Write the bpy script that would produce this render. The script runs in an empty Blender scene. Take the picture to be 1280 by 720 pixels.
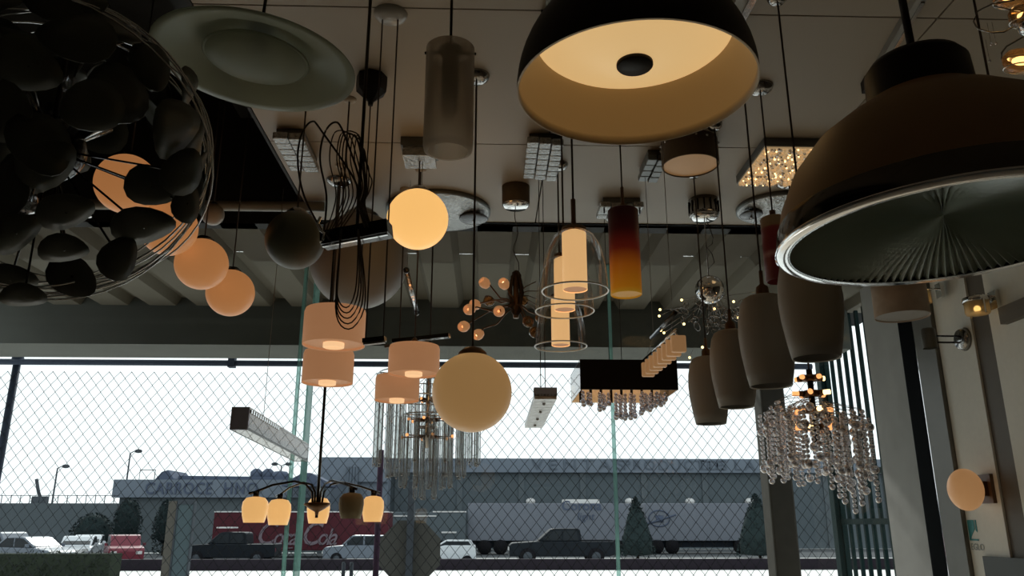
import bpy, bmesh, math, random
from mathutils import Vector, Matrix, Euler
R = math.radians
PI = math.pi
random.seed(7)
scene = bpy.context.scene
COL = scene.collection

# ------------------------------------------------------------------ camera
F_PX = 1000.0
PITCH, YAW = R(16.5), R(1.8)
CAM = Vector((0, 0, 1.6))
cam_data = bpy.data.cameras.new('camera')
cam_data.sensor_width = 36.0
cam_data.lens = 36.0 * F_PX / 1280.0
cam_data.clip_start = 0.02
cam_data.clip_end = 600
cam = bpy.data.objects.new('camera', cam_data)
cam.location = CAM
cam.rotation_euler = (R(90) + PITCH, 0, -YAW)
COL.objects.link(cam)
scene.camera = cam

# ------------------------------------------------------------------ light
world = bpy.data.worlds.new('overcast_sky')
scene.world = world
world.use_nodes = True
bg = world.node_tree.nodes['Background']
bg.inputs[0].default_value = (0.93, 0.975, 1.0, 1)
bg.inputs[1].default_value = 1.25
sun_data = bpy.data.lights.new('sun', 'SUN')
sun_data.energy = 3.0
sun_data.angle = R(4)
sun_data.color = (1.0, 0.97, 0.92)
sun = bpy.data.objects.new('sun', sun_data)
sun.rotation_euler = (R(-50), 0, R(12))
sun.location = (0, 30, 30)
COL.objects.link(sun)
vs = scene.view_settings
vs.view_transform = 'Standard'
vs.look = 'None'
vs.exposure = 0.15
vs.gamma = 1.0
vs.use_curve_mapping = False
scene.cycles.max_bounces = 10
scene.cycles.diffuse_bounces = 5
scene.cycles.transparent_max_bounces = 64
scene.cycles.transmission_bounces = 10
scene.cycles.caustics_reflective = False
scene.cycles.caustics_refractive = False
scene.cycles.sample_clamp_indirect = 4.0

# ------------------------------------------------------------------ pixel -> place
_f = Vector((math.sin(YAW) * math.cos(PITCH), math.cos(YAW) * math.cos(PITCH), math.sin(PITCH)))
_r = Vector((math.cos(YAW), -math.sin(YAW), 0))
_u = _r.cross(_f)
def ray(px, py): return _f + _r * ((px - 640) / F_PX) + _u * ((360 - py) / F_PX)
def at_y(px, py, y):
    d = ray(px, py); return CAM + d * (y / d.y)
def at_z(px, py, z):
    d = ray(px, py); return CAM + d * ((z - CAM.z) / d.z)
def at_x(px, py, x):
    d = ray(px, py); return CAM + d * (x / d.x)
def ppx(p): return (Vector(p) - CAM).dot(_f) / F_PX      # metres per pixel at a place

# ------------------------------------------------------------------ materials
MATS = {}
def mat(name, col, rough=0.5, metal=0.0, emit=None, es=0.0, noise=0.12, nscale=9.0, bump=0.0, coat=0.0, spec=0.5):
    m = bpy.data.materials.new(name); m.use_nodes = True
    nt = m.node_tree; b = nt.nodes['Principled BSDF']
    tc = nt.nodes.new('ShaderNodeTexCoord')
    n = nt.nodes.new('ShaderNodeTexNoise'); n.inputs['Scale'].default_value = nscale; n.inputs['Detail'].default_value = 4
    nt.links.new(tc.outputs['Object'], n.inputs['Vector'])
    mx = nt.nodes.new('ShaderNodeMix'); mx.data_type = 'RGBA'
    mx.inputs[6].default_value = tuple(c * (1 - noise) for c in col) + (1,)
    mx.inputs[7].default_value = tuple(min(1, c * (1 + noise)) for c in col) + (1,)
    nt.links.new(n.outputs['Fac'], mx.inputs[0])
    nt.links.new(mx.outputs[2], b.inputs['Base Color'])
    b.inputs['Roughness'].default_value = rough
    b.inputs['Metallic'].default_value = metal
    b.inputs['Coat Weight'].default_value = coat
    b.inputs['Specular IOR Level'].default_value = spec
    if emit:
        b.inputs['Emission Color'].default_value = tuple(emit) + (1,)
        b.inputs['Emission Strength'].default_value = es
    if bump:
        bp = nt.nodes.new('ShaderNodeBump'); bp.inputs['Strength'].default_value = bump; bp.inputs['Distance'].default_value = 0.01
        nt.links.new(n.outputs['Fac'], bp.inputs['Height']); nt.links.new(bp.outputs[0], b.inputs['Normal'])
    MATS[name] = m
    return m
def clear_glass(name, tint, refl=1.0, extra=0.0, rough=0.02, ecol=(0.8, 0.8, 0.8)):
    """thin glass: see-through with fresnel reflections, plus a little body"""
    m = bpy.data.materials.new(name); m.use_nodes = True
    nt = m.node_tree; out = nt.nodes['Material Output']; nt.nodes.remove(nt.nodes['Principled BSDF'])
    t = nt.nodes.new('ShaderNodeBsdfTransparent'); t.inputs[0].default_value = tuple(tint) + (1,)
    g = nt.nodes.new('ShaderNodeBsdfGlossy'); g.inputs['Roughness'].default_value = rough
    fr = nt.nodes.new('ShaderNodeFresnel'); fr.inputs[0].default_value = 1.45
    ml = nt.nodes.new('ShaderNodeMath'); ml.operation = 'MULTIPLY'; ml.inputs[1].default_value = refl
    nt.links.new(fr.outputs[0], ml.inputs[0])
    mx = nt.nodes.new('ShaderNodeMixShader'); nt.links.new(ml.outputs[0], mx.inputs[0])
    nt.links.new(t.outputs[0], mx.inputs[1]); nt.links.new(g.outputs[0], mx.inputs[2])
    last = mx
    if extra:
        d = nt.nodes.new('ShaderNodeBsdfDiffuse'); d.inputs[0].default_value = tuple(ecol) + (1,)
        tl = nt.nodes.new('ShaderNodeBsdfTranslucent'); tl.inputs[0].default_value = tuple(ecol) + (1,)
        a = nt.nodes.new('ShaderNodeMixShader'); a.inputs[0].default_value = 0.5
        nt.links.new(d.outputs[0], a.inputs[1]); nt.links.new(tl.outputs[0], a.inputs[2])
        m2 = nt.nodes.new('ShaderNodeMixShader'); m2.inputs[0].default_value = extra
        nt.links.new(mx.outputs[0], m2.inputs[1]); nt.links.new(a.outputs[0], m2.inputs[2]); last = m2
    nt.links.new(last.outputs[0], out.inputs[0])
    MATS[name] = m
    return m
def crystal(name, col=(0.9, 0.9, 0.92), mixmetal=0.45):
    m = bpy.data.materials.new(name); m.use_nodes = True
    nt = m.node_tree; out = nt.nodes['Material Output']; nt.nodes.remove(nt.nodes['Principled BSDF'])
    g = nt.nodes.new('ShaderNodeBsdfGlass'); g.inputs['IOR'].default_value = 1.55; g.inputs['Roughness'].default_value = 0.03
    g.inputs['Color'].default_value = tuple(col) + (1,)
    s = nt.nodes.new('ShaderNodeBsdfGlossy'); s.inputs['Roughness'].default_value = 0.08; s.inputs['Color'].default_value = tuple(col) + (1,)
    mx = nt.nodes.new('ShaderNodeMixShader'); mx.inputs[0].default_value = mixmetal
    nt.links.new(g.outputs[0], mx.inputs[1]); nt.links.new(s.outputs[0], mx.inputs[2]); nt.links.new(mx.outputs[0], out.inputs[0])
    MATS[name] = m
    return m
def ramp_mat(name, stops, z0, z1, rough=0.35, es=0.0):
    """colour bands along the object's own height (blown-in glass colours)"""
    m = mat(name, (0.5, 0.5, 0.5), rough)
    nt = m.node_tree; b = nt.nodes['Principled BSDF']
    tc = nt.nodes.new('ShaderNodeTexCoord'); sp = nt.nodes.new('ShaderNodeSeparateXYZ')
    mr = nt.nodes.new('ShaderNodeMapRange'); mr.inputs[1].default_value = z0; mr.inputs[2].default_value = z1
    cr = nt.nodes.new('ShaderNodeValToRGB')
    el = cr.color_ramp.elements
    while len(el) < len(stops): el.new(0.5)
    for e, (p, c) in zip(el, stops): e.position = p; e.color = tuple(c) + (1,)
    nt.links.new(tc.outputs['Object'], sp.inputs[0]); nt.links.new(sp.outputs[2], mr.inputs[0])
    nt.links.new(mr.outputs[0], cr.inputs[0]); nt.links.new(cr.outputs[0], b.inputs['Base Color'])
    if es:
        nt.links.new(cr.outputs[0], b.inputs['Emission Color']); b.inputs['Emission Strength'].default_value = es
    return m

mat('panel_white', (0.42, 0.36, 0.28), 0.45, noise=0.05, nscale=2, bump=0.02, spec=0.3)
mat('deck_metal', (0.155, 0.142, 0.112), 0.8, noise=0.1, nscale=3, spec=0.15)
mat('black_paint', (0.012, 0.012, 0.011), 0.7)
mat('steel_grey', (0.30, 0.29, 0.26), 0.5, 0.4)
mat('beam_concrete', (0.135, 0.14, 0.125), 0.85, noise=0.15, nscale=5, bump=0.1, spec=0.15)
mat('beam_under', (0.30, 0.30, 0.28), 0.8, noise=0.1)
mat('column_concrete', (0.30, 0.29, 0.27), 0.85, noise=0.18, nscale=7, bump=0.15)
mat('floor_tile', (0.62, 0.52, 0.40), 0.3, noise=0.08)
mat('wall_paint', (0.20, 0.18, 0.15), 0.8)
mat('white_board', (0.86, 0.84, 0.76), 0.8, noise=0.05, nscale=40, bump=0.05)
mat('brown_post', (0.13, 0.11, 0.085), 0.6)
mat('frame_grey', (0.17, 0.165, 0.145), 0.45, 0.3)
mat('frame_black', (0.005, 0.006, 0.007), 0.7, spec=0.03)
mat('dark_grey', (0.09, 0.10, 0.095), 0.6)
mat('fence_blue', (0.04, 0.052, 0.08), 0.6, spec=0.15)
mat('fence_wire', (0.035, 0.04, 0.045), 0.7, spec=0.1)
mat('bar_green', (0.006, 0.02, 0.02), 0.7, spec=0.08)
mat('black_gloss', (0.008, 0.007, 0.007), 0.22, coat=0.3)
mat('black_satin', (0.006, 0.004, 0.0035), 0.5, spec=0.2)
mat('brown_satin', (0.11, 0.06, 0.03), 0.45)
mat('dome_brown', (0.36, 0.20, 0.085), 0.5)  # dark brown dome, raised: the neighbouring lamp's warm light is put into the colour
mat('cream_paint', (0.55, 0.43, 0.27), 0.45, noise=0.03)
mat('chrome', (0.85, 0.85, 0.85), 0.1, 1.0, noise=0.02)
mat('chrome_dark', (0.35, 0.34, 0.33), 0.15, 1.0, noise=0.05)
mat('chrome_mosaic', (0.45, 0.46, 0.46), 0.25, 0.75, noise=0.6, nscale=70, bump=1.0)
mat('bronze', (0.16, 0.09, 0.05), 0.35, 0.8)
mat('brown_fabric', (0.12, 0.085, 0.055), 0.8, noise=0.2, nscale=80)
mat('cord_dark', (0.035, 0.022, 0.015), 0.6)
mat('cord_clear', (0.22, 0.20, 0.17), 0.4)
mat('leaf_black', (0.075, 0.085, 0.072), 0.4, spec=0.4)
mat('opal_unlit', (0.42, 0.40, 0.36), 0.3, noise=0.03)
mat('opal_green', (0.11, 0.12, 0.085), 0.4, noise=0.03)
mat('opal_grey', (0.30, 0.28, 0.25), 0.45, noise=0.04)
mat('bulb_hot', (1, 0.8, 0.5), 0.3, emit=(1.0, 0.68, 0.30), es=2.6)
mat('bulb_warm', (0.9, 0.5, 0.25), 0.3, emit=(1.0, 0.42, 0.14), es=1.1)
mat('glow_globe', (0.8, 0.6, 0.35), 0.35, emit=(1.0, 0.55, 0.17), es=0.80, noise=0.02)
mat('glow_orange', (0.40, 0.25, 0.15), 0.4, emit=(1.0, 0.40, 0.13), es=0.27, noise=0.03)
mat('glow_big', (0.50, 0.38, 0.25), 0.4, emit=(1.0, 0.55, 0.20), es=0.20, noise=0.03)
mat('glow_drum', (0.44, 0.30, 0.21), 0.6, emit=(1.0, 0.46, 0.21), es=0.235, noise=0.04, nscale=30)
mat('glow_drum_inner', (0.7, 0.5, 0.35), 0.5, emit=(1.0, 0.62, 0.32), es=0.75)
mat('glow_tube', (0.7, 0.5, 0.33), 0.4, emit=(1.0, 0.58, 0.24), es=0.60, noise=0.02)
mat('glow_diffuser', (0.7, 0.58, 0.38), 0.4, emit=(1.0, 0.64, 0.27), es=0.52, noise=0.02)
mat('glow_tulip', (0.8, 0.6, 0.35), 0.35, emit=(1.0, 0.55, 0.19), es=0.62, noise=0.05)
mat('glow_stair', (0.62, 0.44, 0.27), 0.5, emit=(1.0, 0.52, 0.22), es=0.16, noise=0.05)
mat('glow_disc', (0.5, 0.35, 0.2), 0.5, emit=(1.0, 0.48, 0.16), es=0.09)
mat('glow_egg', (0.50, 0.33, 0.20), 0.4, emit=(1.0, 0.5, 0.20), es=0.22, noise=0.05)
clear_glass('glow_sconce', (1.0, 0.92, 0.75), 0.8, extra=0.35, rough=0.2, ecol=(0.9, 0.75, 0.5))
mat('glow_crystal', (0.7, 0.5, 0.3), 0.25, emit=(1.0, 0.66, 0.32), es=0.25, noise=0.4, nscale=60)
mat('glow_blossom', (0.5, 0.32, 0.22), 0.3, emit=(1.0, 0.45, 0.18), es=0.22)
mat('fabric_beige', (0.36, 0.27, 0.20), 0.9, noise=0.25, nscale=18, bump=0.3)
mat('teal_logo', (0.01, 0.22, 0.22), 0.5)
mat('logo_grey', (0.35, 0.38, 0.36), 0.6)
mat('slate_oval', (0.07, 0.075, 0.085), 0.25, 0.3)
mat('mount_grey', (0.16, 0.17, 0.17), 0.4, 0.5)
mat('lens_rib', (0.34, 0.40, 0.34), 0.35, 0.0, spec=0.6)
ramp_mat('amber_glass', [(0.0, (0.46, 0.24, 0.02)), (0.06, (0.44, 0.16, 0.008)), (0.33, (0.32, 0.085, 0.006)), (0.55, (0.10, 0.009, 0.004)), (0.8, (0.018, 0.0015, 0.0015)), (1.0, (0.008, 0.001, 0.001))], 0, 0.285, es=0.34)
MATS['amber_glass'].node_tree.nodes['Principled BSDF'].inputs['Specular IOR Level'].default_value = 0.2
ramp_mat('banded_red_glass', [(0.0, (0.06, 0.01, 0.008)), (0.3, (0.07, 0.008, 0.008)), (0.36, (0.16, 0.07, 0.05)), (0.42, (0.07, 0.006, 0.006)), (0.74, (0.08, 0.008, 0.006)), (0.76, (0.10, 0.055, 0.02)), (1.0, (0.09, 0.05, 0.02))], 0, 0.24, es=0.12)
clear_glass('window_glass', (0.95, 0.98, 0.975), 0.6)
clear_glass('glass_edge', (0.72, 0.90, 0.86), 0.8, extra=0.40, ecol=(0.42, 0.66, 0.61))
clear_glass('bell_glass', (0.97, 0.965, 0.955), 0.45)
clear_glass('frosted_glass', (0.86, 0.82, 0.76), 0.3, extra=0.45, rough=0.3, ecol=(0.80, 0.72, 0.62))
clear_glass('frosted_green', (0.70, 0.74, 0.64), 0.5, extra=0.62, rough=0.25, ecol=(0.52, 0.55, 0.45))
clear_glass('tube_glass', (0.91, 0.925, 0.92), 1.3, extra=0.12, ecol=(0.95, 0.95, 0.95))
clear_glass('amber_bulb_glass', (1.0, 0.80, 0.55), 1.2, extra=0.10, ecol=(0.8, 0.5, 0.25))
crystal('bead_crystal', (0.92, 0.91, 0.93), 0.6)
crystal('drop_crystal', (0.85, 0.85, 0.89), 0.5)
mat('chrome_black', (0.10, 0.09, 0.08), 0.12, 1.0, noise=0.02)
mat('porch_stone', (0.085, 0.08, 0.07), 0.9, noise=0.2, nscale=12, bump=0.2, spec=0.1)
mat('crystal_tile', (0.78, 0.77, 0.73), 0.25, 0.3, noise=0.5, nscale=70, bump=0.8)
mat('glow_strip', (0.9, 0.7, 0.5), 0.3, emit=(1.0, 0.72, 0.45), es=0.8)
mat('barrel_glass', (0.42, 0.40, 0.37), 0.55, noise=0.04, spec=0.3)
mat('slate_blue', (0.42, 0.52, 0.78), 0.6)
mat('opal_olive', (0.5, 0.44, 0.30), 0.5, spec=0.2)
mat('glass_rim', (0.95, 0.95, 0.93), 0.35, 0.6)
# outdoors; bluish street haze is put into the facade colours
mat('street_concrete', (0.62, 0.62, 0.60), 0.9, noise=0.06, nscale=0.3)
mat('asphalt', (0.07, 0.075, 0.08), 0.95, noise=0.1, spec=0.05)
mat('kerb_dark', (0.018, 0.015, 0.02), 0.8, spec=0.05)
mat('hedge_leaf', (0.022, 0.028, 0.020), 0.9, noise=0.4, nscale=12, spec=0.05)
mat('tree_leaf', (0.018, 0.027, 0.028), 0.9, noise=0.4, nscale=8, spec=0.05)
mat('bark', (0.05, 0.04, 0.03), 0.9)
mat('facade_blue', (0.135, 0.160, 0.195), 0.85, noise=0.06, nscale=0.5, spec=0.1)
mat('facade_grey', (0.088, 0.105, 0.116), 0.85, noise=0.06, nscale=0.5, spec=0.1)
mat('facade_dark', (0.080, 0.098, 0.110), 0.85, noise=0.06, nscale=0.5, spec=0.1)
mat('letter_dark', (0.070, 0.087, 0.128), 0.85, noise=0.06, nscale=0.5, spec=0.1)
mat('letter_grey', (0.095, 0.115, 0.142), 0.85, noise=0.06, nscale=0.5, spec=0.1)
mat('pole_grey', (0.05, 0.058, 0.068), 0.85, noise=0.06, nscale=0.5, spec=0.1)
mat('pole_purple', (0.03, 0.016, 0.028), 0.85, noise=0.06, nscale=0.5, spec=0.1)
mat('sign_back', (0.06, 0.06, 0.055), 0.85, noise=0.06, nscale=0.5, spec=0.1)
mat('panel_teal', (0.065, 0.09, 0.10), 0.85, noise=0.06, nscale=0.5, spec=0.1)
mat('car_white', (0.40, 0.43, 0.46), 0.2, coat=0.5)
mat('car_silver', (0.10, 0.12, 0.15), 0.35, spec=0.3)
mat('car_dark', (0.009, 0.012, 0.016), 0.5, spec=0.08)
mat('car_red', (0.12, 0.012, 0.025), 0.35, spec=0.3)
mat('car_glass', (0.010, 0.014, 0.018), 0.3, spec=0.15)
mat('tyre', (0.01, 0.01, 0.012), 0.9, spec=0.05)
mat('truck_red', (0.060, 0.014, 0.020), 0.6, spec=0.1)
mat('truck_white', (0.135, 0.148, 0.175), 0.85, noise=0.06, nscale=0.5, spec=0.1)
mat('truck_blue', (0.03, 0.043, 0.08), 0.85, noise=0.06, nscale=0.5, spec=0.1)
mat('truck_under', (0.012, 0.015, 0.02), 0.9, spec=0.05)
mat('script_white', (0.15, 0.12, 0.14), 0.7, spec=0.1)
mat('lamp_white', (0.5, 0.5, 0.5), 0.4)

# ------------------------------------------------------------------ mesh helpers
class MB:
    def __init__(s): s.v = []; s.f = []; s.s = []
    def add(s, vs, fs, smooth=True):
        o = len(s.v); s.v += [tuple(v) for v in vs]
        s.f += [tuple(i + o for i in f) for f in fs]; s.s += [smooth] * len(fs); return s
    def box(s, c, d, rot=None):
        hx, hy, hz = d[0] / 2, d[1] / 2, d[2] / 2
        vs = [Vector((x, y, z)) for x in (-hx, hx) for y in (-hy, hy) for z in (-hz, hz)]
        if rot is not None: vs = [rot @ v for v in vs]
        vs = [v + Vector(c) for v in vs]
        return s.add(vs, [(0, 1, 3, 2), (4, 6, 7, 5), (0, 4, 5, 1), (2, 3, 7, 6), (0, 2, 6, 4), (1, 5, 7, 3)], False)
    def span(s, a, b):
        return s.box([(a[i] + b[i]) / 2 for i in range(3)], [abs(b[i] - a[i]) for i in range(3)])
    def lathe(s, prof, seg=40, c=(0, 0, 0), rot=None, smooth=True):
        vs = []; fs = []
        n = len(prof)
        for k in range(seg):
            a = 2 * PI * k / seg
            for r, z in prof:
                v = Vector((max(r, 1e-5) * math.cos(a), max(r, 1e-5) * math.sin(a), z))
                if rot is not None: v = rot @ v
                vs.append(v + Vector(c))
        for k in range(seg):
            k2 = (k + 1) % seg
            for i in range(n - 1):
                fs.append((k * n + i, k2 * n + i, k2 * n + i + 1, k * n + i + 1))
        return s.add(vs, fs, smooth)
    def cyl(s, p0, p1, r0, r1=None, seg=12, smooth=True):
        p0 = Vector(p0); p1 = Vector(p1); r1 = r0 if r1 is None else r1
        d = p1 - p0; L = d.length
        q = Vector((0, 0, 1)).rotation_difference(d.normalized()).to_matrix()
        return s.lathe([(0, 0), (r0, 0), (r0, 0), (r1, L), (r1, L), (0, L)], seg, p0, q, smooth)
    def tube(s, pts, r, seg=6, closed=False):
        pts = [Vector(p) for p in pts]; n = len(pts); vs = []; fs = []
        for i, p in enumerate(pts):
            a = pts[(i - 1) % n] if (closed or i > 0) else p
            b = pts[(i + 1) % n] if (closed or i < n - 1) else p
            t = (b - a).normalized()
            ref = Vector((0, 0, 1)) if abs(t.z) < 0.9 else Vector((1, 0, 0))
            x = t.cross(ref).normalized(); y = t.cross(x)
            for k in range(seg):
                an = 2 * PI * k / seg
                vs.append(p + x * (r * math.cos(an)) + y * (r * math.sin(an)))
        for i in range(n if closed else n - 1):
            j = (i + 1) % n
            for k in range(seg):
                k2 = (k + 1) % seg
                fs.append((i * seg + k, i * seg + k2, j * seg + k2, j * seg + k))
        if not closed:
            fs.append(tuple(range(seg))[::-1]); fs.append(tuple((n - 1) * seg + k for k in range(seg)))
        return s.add(vs, fs)
    def sphere(s, c, r, seg=24, rings=14, sc=(1, 1, 1)):
        prof = [(r * math.sin(PI * i / rings), -r * math.cos(PI * i / rings)) for i in range(rings + 1)]
        return s.lathe(prof, seg, c, Matrix.Diagonal(sc))
    def prism(s, poly, a, b, axis='y'):
        """polygon in the two other axes, extruded from a to b along axis"""
        def P(u, w, t): return {'y': (u, t, w), 'x': (t, u, w), 'z': (u, w, t)}[axis]
        n = len(poly)
        vs = [P(u, w, a) for u, w in poly] + [P(u, w, b) for u, w in poly]
        fs = [tuple(range(n)), tuple(range(2 * n - 1, n - 1, -1))]
        for i in range(n):
            j = (i + 1) % n; fs.append((i, i + n, j + n, j))
        return s.add(vs, fs, False)
    def build(s, name, m, parent=None, bevel=0.0):
        me = bpy.data.meshes.new(name)
        me.from_pydata(s.v, [], s.f)
        me.polygons.foreach_set('use_smooth', s.s)
        bm = bmesh.new(); bm.from_mesh(me)
        bmesh.ops.remove_doubles(bm, verts=bm.verts, dist=2e-5)
        bmesh.ops.recalc_face_normals(bm, faces=bm.faces)
        bm.to_mesh(me); bm.free()
        me.materials.append(MATS[m])
        o = bpy.data.objects.new(name, me); COL.objects.link(o)
        if parent is not None: o.parent = parent
        if bevel:
            md = o.modifiers.new('bevel', 'BEVEL'); md.width = bevel; md.segments = 2; md.limit_method = 'ANGLE'
        return o
def clone(o, parent, loc=(0, 0, 0), rot=(0, 0, 0), scale=(1, 1, 1)):
    c = o.copy(); COL.objects.link(c); c.parent = parent
    c.location = loc; c.rotation_euler = rot; c.scale = scale
    return c
def thing(name, label, cat, loc=(0, 0, 0), group=None, rz=0.0):
    o = bpy.data.objects.new(name, None); COL.objects.link(o); o.empty_display_size = 0.05
    o.location = loc; o.rotation_euler = (0, 0, rz); o['label'] = label; o['category'] = cat
    if group: o['group'] = group
    return o
def tag(o, label, cat, group=None):
    o['label'] = label; o['category'] = cat
    if group: o['group'] = group
    return o
def struct(o, label=None, cat=None):
    o['kind'] = 'structure'
    if label: o['label'] = label
    if cat: o['category'] = cat
    return o
def text_mesh(name, body, size, m, parent, loc, rot=(R(90), 0, 0), shear=0.0, sx=1.0, extrude=0.01, align='LEFT', spacing=1.0, offset=0.0):
    cu = bpy.data.curves.new(name, 'FONT'); cu.body = body; cu.size = size; cu.shear = shear; cu.extrude = extrude
    cu.align_x = align; cu.space_character = spacing; cu.resolution_u = 3; cu.offset = offset
    tmp = bpy.data.objects.new(name + '_curve', cu); COL.objects.link(tmp)
    bpy.context.view_layer.update()
    me = bpy.data.meshes.new_from_object(tmp.evaluated_get(bpy.context.evaluated_depsgraph_get()))
    bpy.data.objects.remove(tmp); bpy.data.curves.remove(cu)
    me.materials.clear(); me.materials.append(MATS[m])
    o = bpy.data.objects.new(name, me); COL.objects.link(o); o.parent = parent
    o.location = loc; o.rotation_euler = rot; o.scale = (sx, 1, 1)
    return o

# ------------------------------------------------------------------ the room
CZ = 3.05            # underside of the white panel ceiling
DZ = 3.12            # underside of the metal deck
ROOF = 4.0           # dark roof over the part without panels
XL, XR = -3.7, 2.5
YG = 4.6             # glass front
Y_EDGE = 3.75        # far edge of the panel ceiling
X_EDGE = at_z(350, 200, CZ).x

struct(MB().span((XL, -3, -0.1), (XR + 0.4, 6.0, 0)).build('floor', 'floor_tile'), 'beige tiled shop floor', 'floor')
struct(MB().span((XL, -3.1, 0), (XR, -3, ROOF)).build('wall_back', 'wall_paint'), 'plain brown back wall of the shop', 'wall')
struct(MB().span((XL - 0.1, -3.1, 0), (XL, YG + 0.05, ROOF)).build('wall_left', 'wall_paint'), 'plain brown side wall of the shop', 'wall')
wr = struct(MB().span((XR, -3.1, 0), (XR + 0.1, 4.35, ROOF)).build('wall_right', 'brown_post'), 'brown side wall with white display boards', 'wall')
# dark roof, its fascia down to the deck
roof = struct(MB().span((XL - 0.1, -3.1, ROOF), (XR + 0.5, 4.06, ROOF + 0.1)).build('ceiling_dark_roof', 'black_paint'), 'black painted roof above the open ceiling bay', 'ceiling')
struct(MB().span((XL, 3.98, DZ), (XR, 4.06, ROOF)).build('trim_1', 'black_paint'), 'black drop between the roof and the metal deck', 'trim')
# panel ceiling: a grid of separate boards
pc = thing('ceiling', 'suspended ceiling of off-white boards with thin joints', 'ceiling'); pc['kind'] = 'structure'
rows = [Y_EDGE - 0.865 * k for k in range(8)]
xs = []
x = X_EDGE
while x < XR:
    xs.append((x, min(x + 1.1, XR))); x += 1.1
for k in range(7):
    y1, y0 = rows[k], rows[k + 1]
    for (a, b) in xs:
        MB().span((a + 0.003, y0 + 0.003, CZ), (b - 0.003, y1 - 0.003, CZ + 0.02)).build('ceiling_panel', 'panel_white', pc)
MB().span((X_EDGE, rows[-1], CZ + 0.02), (XR, Y_EDGE, CZ + 0.04)).build('ceiling_backing', 'black_paint', pc)
MB().span((X_EDGE, Y_EDGE - 0.012, CZ - 0.004), (XR, Y_EDGE + 0.006, CZ + 0.045)).build('edge_strip', 'frame_black', pc)
MB().span((X_EDGE - 0.012, rows[-1], CZ - 0.002), (X_EDGE, Y_EDGE, CZ + 0.3)).build('edge_strip', 'black_paint', pc)
# steel pipe and joists in the dark bay
p0 = at_y(180, 256, 3.5)
pipe = MB().cyl((XL, 3.5, p0.z), (X_EDGE + 0.1, 3.5, p0.z), 0.024, seg=16).build('roof_pipe', 'steel_grey')
tag(pipe, 'grey steel pipe crossing the dark open roof bay', 'pipe')
for k, xx in enumerate((-3.2, -2.5, -1.9, -1.35)):
    MB().span((xx, -2.9, 3.72), (xx + 0.07, 3.95, ROOF)).build('joist', 'black_paint', roof)
# corrugated deck
dk = MB()
pitch = 0.34; y0, y1 = 3.98, 5.7
prof = []
x = XL - 0.1
while x < XR + 0.5:
    prof += [(x, DZ), (x + 0.19, DZ), (x + 0.225, DZ + 0.06), (x + 0.305, DZ + 0.06)]; x += pitch
vs_ = [(px_, y0, pz) for px_, pz in prof] + [(px_, y1, pz) for px_, pz in prof] + [(px_, y0, pz + 0.012) for px_, pz in prof] + [(px_, y1, pz + 0.012) for px_, pz in prof]
n_ = len(prof); fs_ = []
for i in range(n_ - 1):
    fs_ += [(i, i + 1, i + 1 + n_, i + n_), (i + 2 * n_, i + 3 * n_, i + 1 + 3 * n_, i + 1 + 2 * n_), (i + n_, i + 1 + n_, i + 1 + 3 * n_, i + 3 * n_)]
dk.add(vs_, fs_, False)
struct(dk.build('ceiling_metal_deck', 'deck_metal'), 'grey corrugated metal deck above the window front', 'ceiling')
struct(MB().span((XL - 0.1, 4.06, DZ + 0.10), (XR + 0.5, 6.2, DZ + 0.2)).build('ceiling_cover', 'black_paint'), 'roof cover above the corrugated deck', 'ceiling')
# beam over the porch
bmz = at_y(300, 431, 5.65).z
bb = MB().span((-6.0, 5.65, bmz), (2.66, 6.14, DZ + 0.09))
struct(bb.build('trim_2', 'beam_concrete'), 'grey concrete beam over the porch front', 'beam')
# glass front: frameless panes meeting in green edged joints
gx = [XL, at_y(372, 480, YG).x, at_y(765, 480, YG).x, XR]
for k in range(3):
    w = MB().span((gx[k] + 0.004, YG, 0), (gx[k + 1] - 0.004, YG + 0.012, DZ + .058)).build('window_%d' % (k + 1), 'window_glass')
    struct(w, ['frameless glass pane behind the leaf ball lamp', 'middle frameless glass pane between two green joints', 'frameless glass pane beside the concrete column'][k], 'window')
    if k:
        MB().span((gx[k] - 0.010, YG - 0.004, 0), (gx[k] + 0.010, YG + 0.016, DZ)).build('joint', 'glass_edge', w)
# a second pale fin standing behind the first joint
fin = MB().span((gx[1] + 0.045, YG + 0.03, 0), (gx[1] + 0.055, YG + 0.16, DZ)).build('glass_fin', 'glass_edge', bpy.data.objects['window_2'])
# concrete corner column and the right side
y_a, y_b = at_x(1148, 560, XR).y, at_x(1100, 560, XR).y
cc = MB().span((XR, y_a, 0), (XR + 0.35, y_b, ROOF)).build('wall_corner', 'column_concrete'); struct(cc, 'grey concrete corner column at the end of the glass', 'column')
yj = at_x(1170, 560, XR).y
dframe = MB().span((XR - 0.02, yj, 0), (XR + 0.08, y_a, DZ)).build('window_4', 'frame_black'); struct(dframe, 'black glazed frame beside the concrete column', 'window')
MB().span((XR - 0.028, yj - 0.004, 0), (XR - 0.02, yj + 0.012, DZ)).build('bright_bead', 'chrome', dframe)
yk = at_x(1196, 560, XR).y
struct(MB().span((XR - 0.035, yk, 0), (XR + 0.05, yj - 0.006, DZ)).build('trim_3', 'frame_grey'), 'grey upright frame beside the white board', 'trim')
yl = at_x(1243, 560, XR).y
b1 = tag(MB().span((XR - 0.012, yl, 0.3), (XR - 0.0005, yk - 0.004, CZ - 0.02)).build('display_board', 'white_board'), 'white display board carrying the egg wall lamp', 'board')
ym = at_x(1268, 560, XR).y
b2 = tag(MB().span((XR - 0.012, ym - 0.8, 0.3), (XR - 0.0005, ym, CZ - 0.02)).build('display_board', 'white_board'), 'white display board past the brown post', 'board')
q = at_x(1262, 708, XR)
tag(MB().span((XR - 0.03, q.y - 0.3, 1.0), (XR - 0.013, at_x(1236, 700, XR).y, at_x(1250, 696, XR).z)).build('price_panel', 'dark_grey'), 'dark grey panel at the foot of the white board', 'panel')
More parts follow.
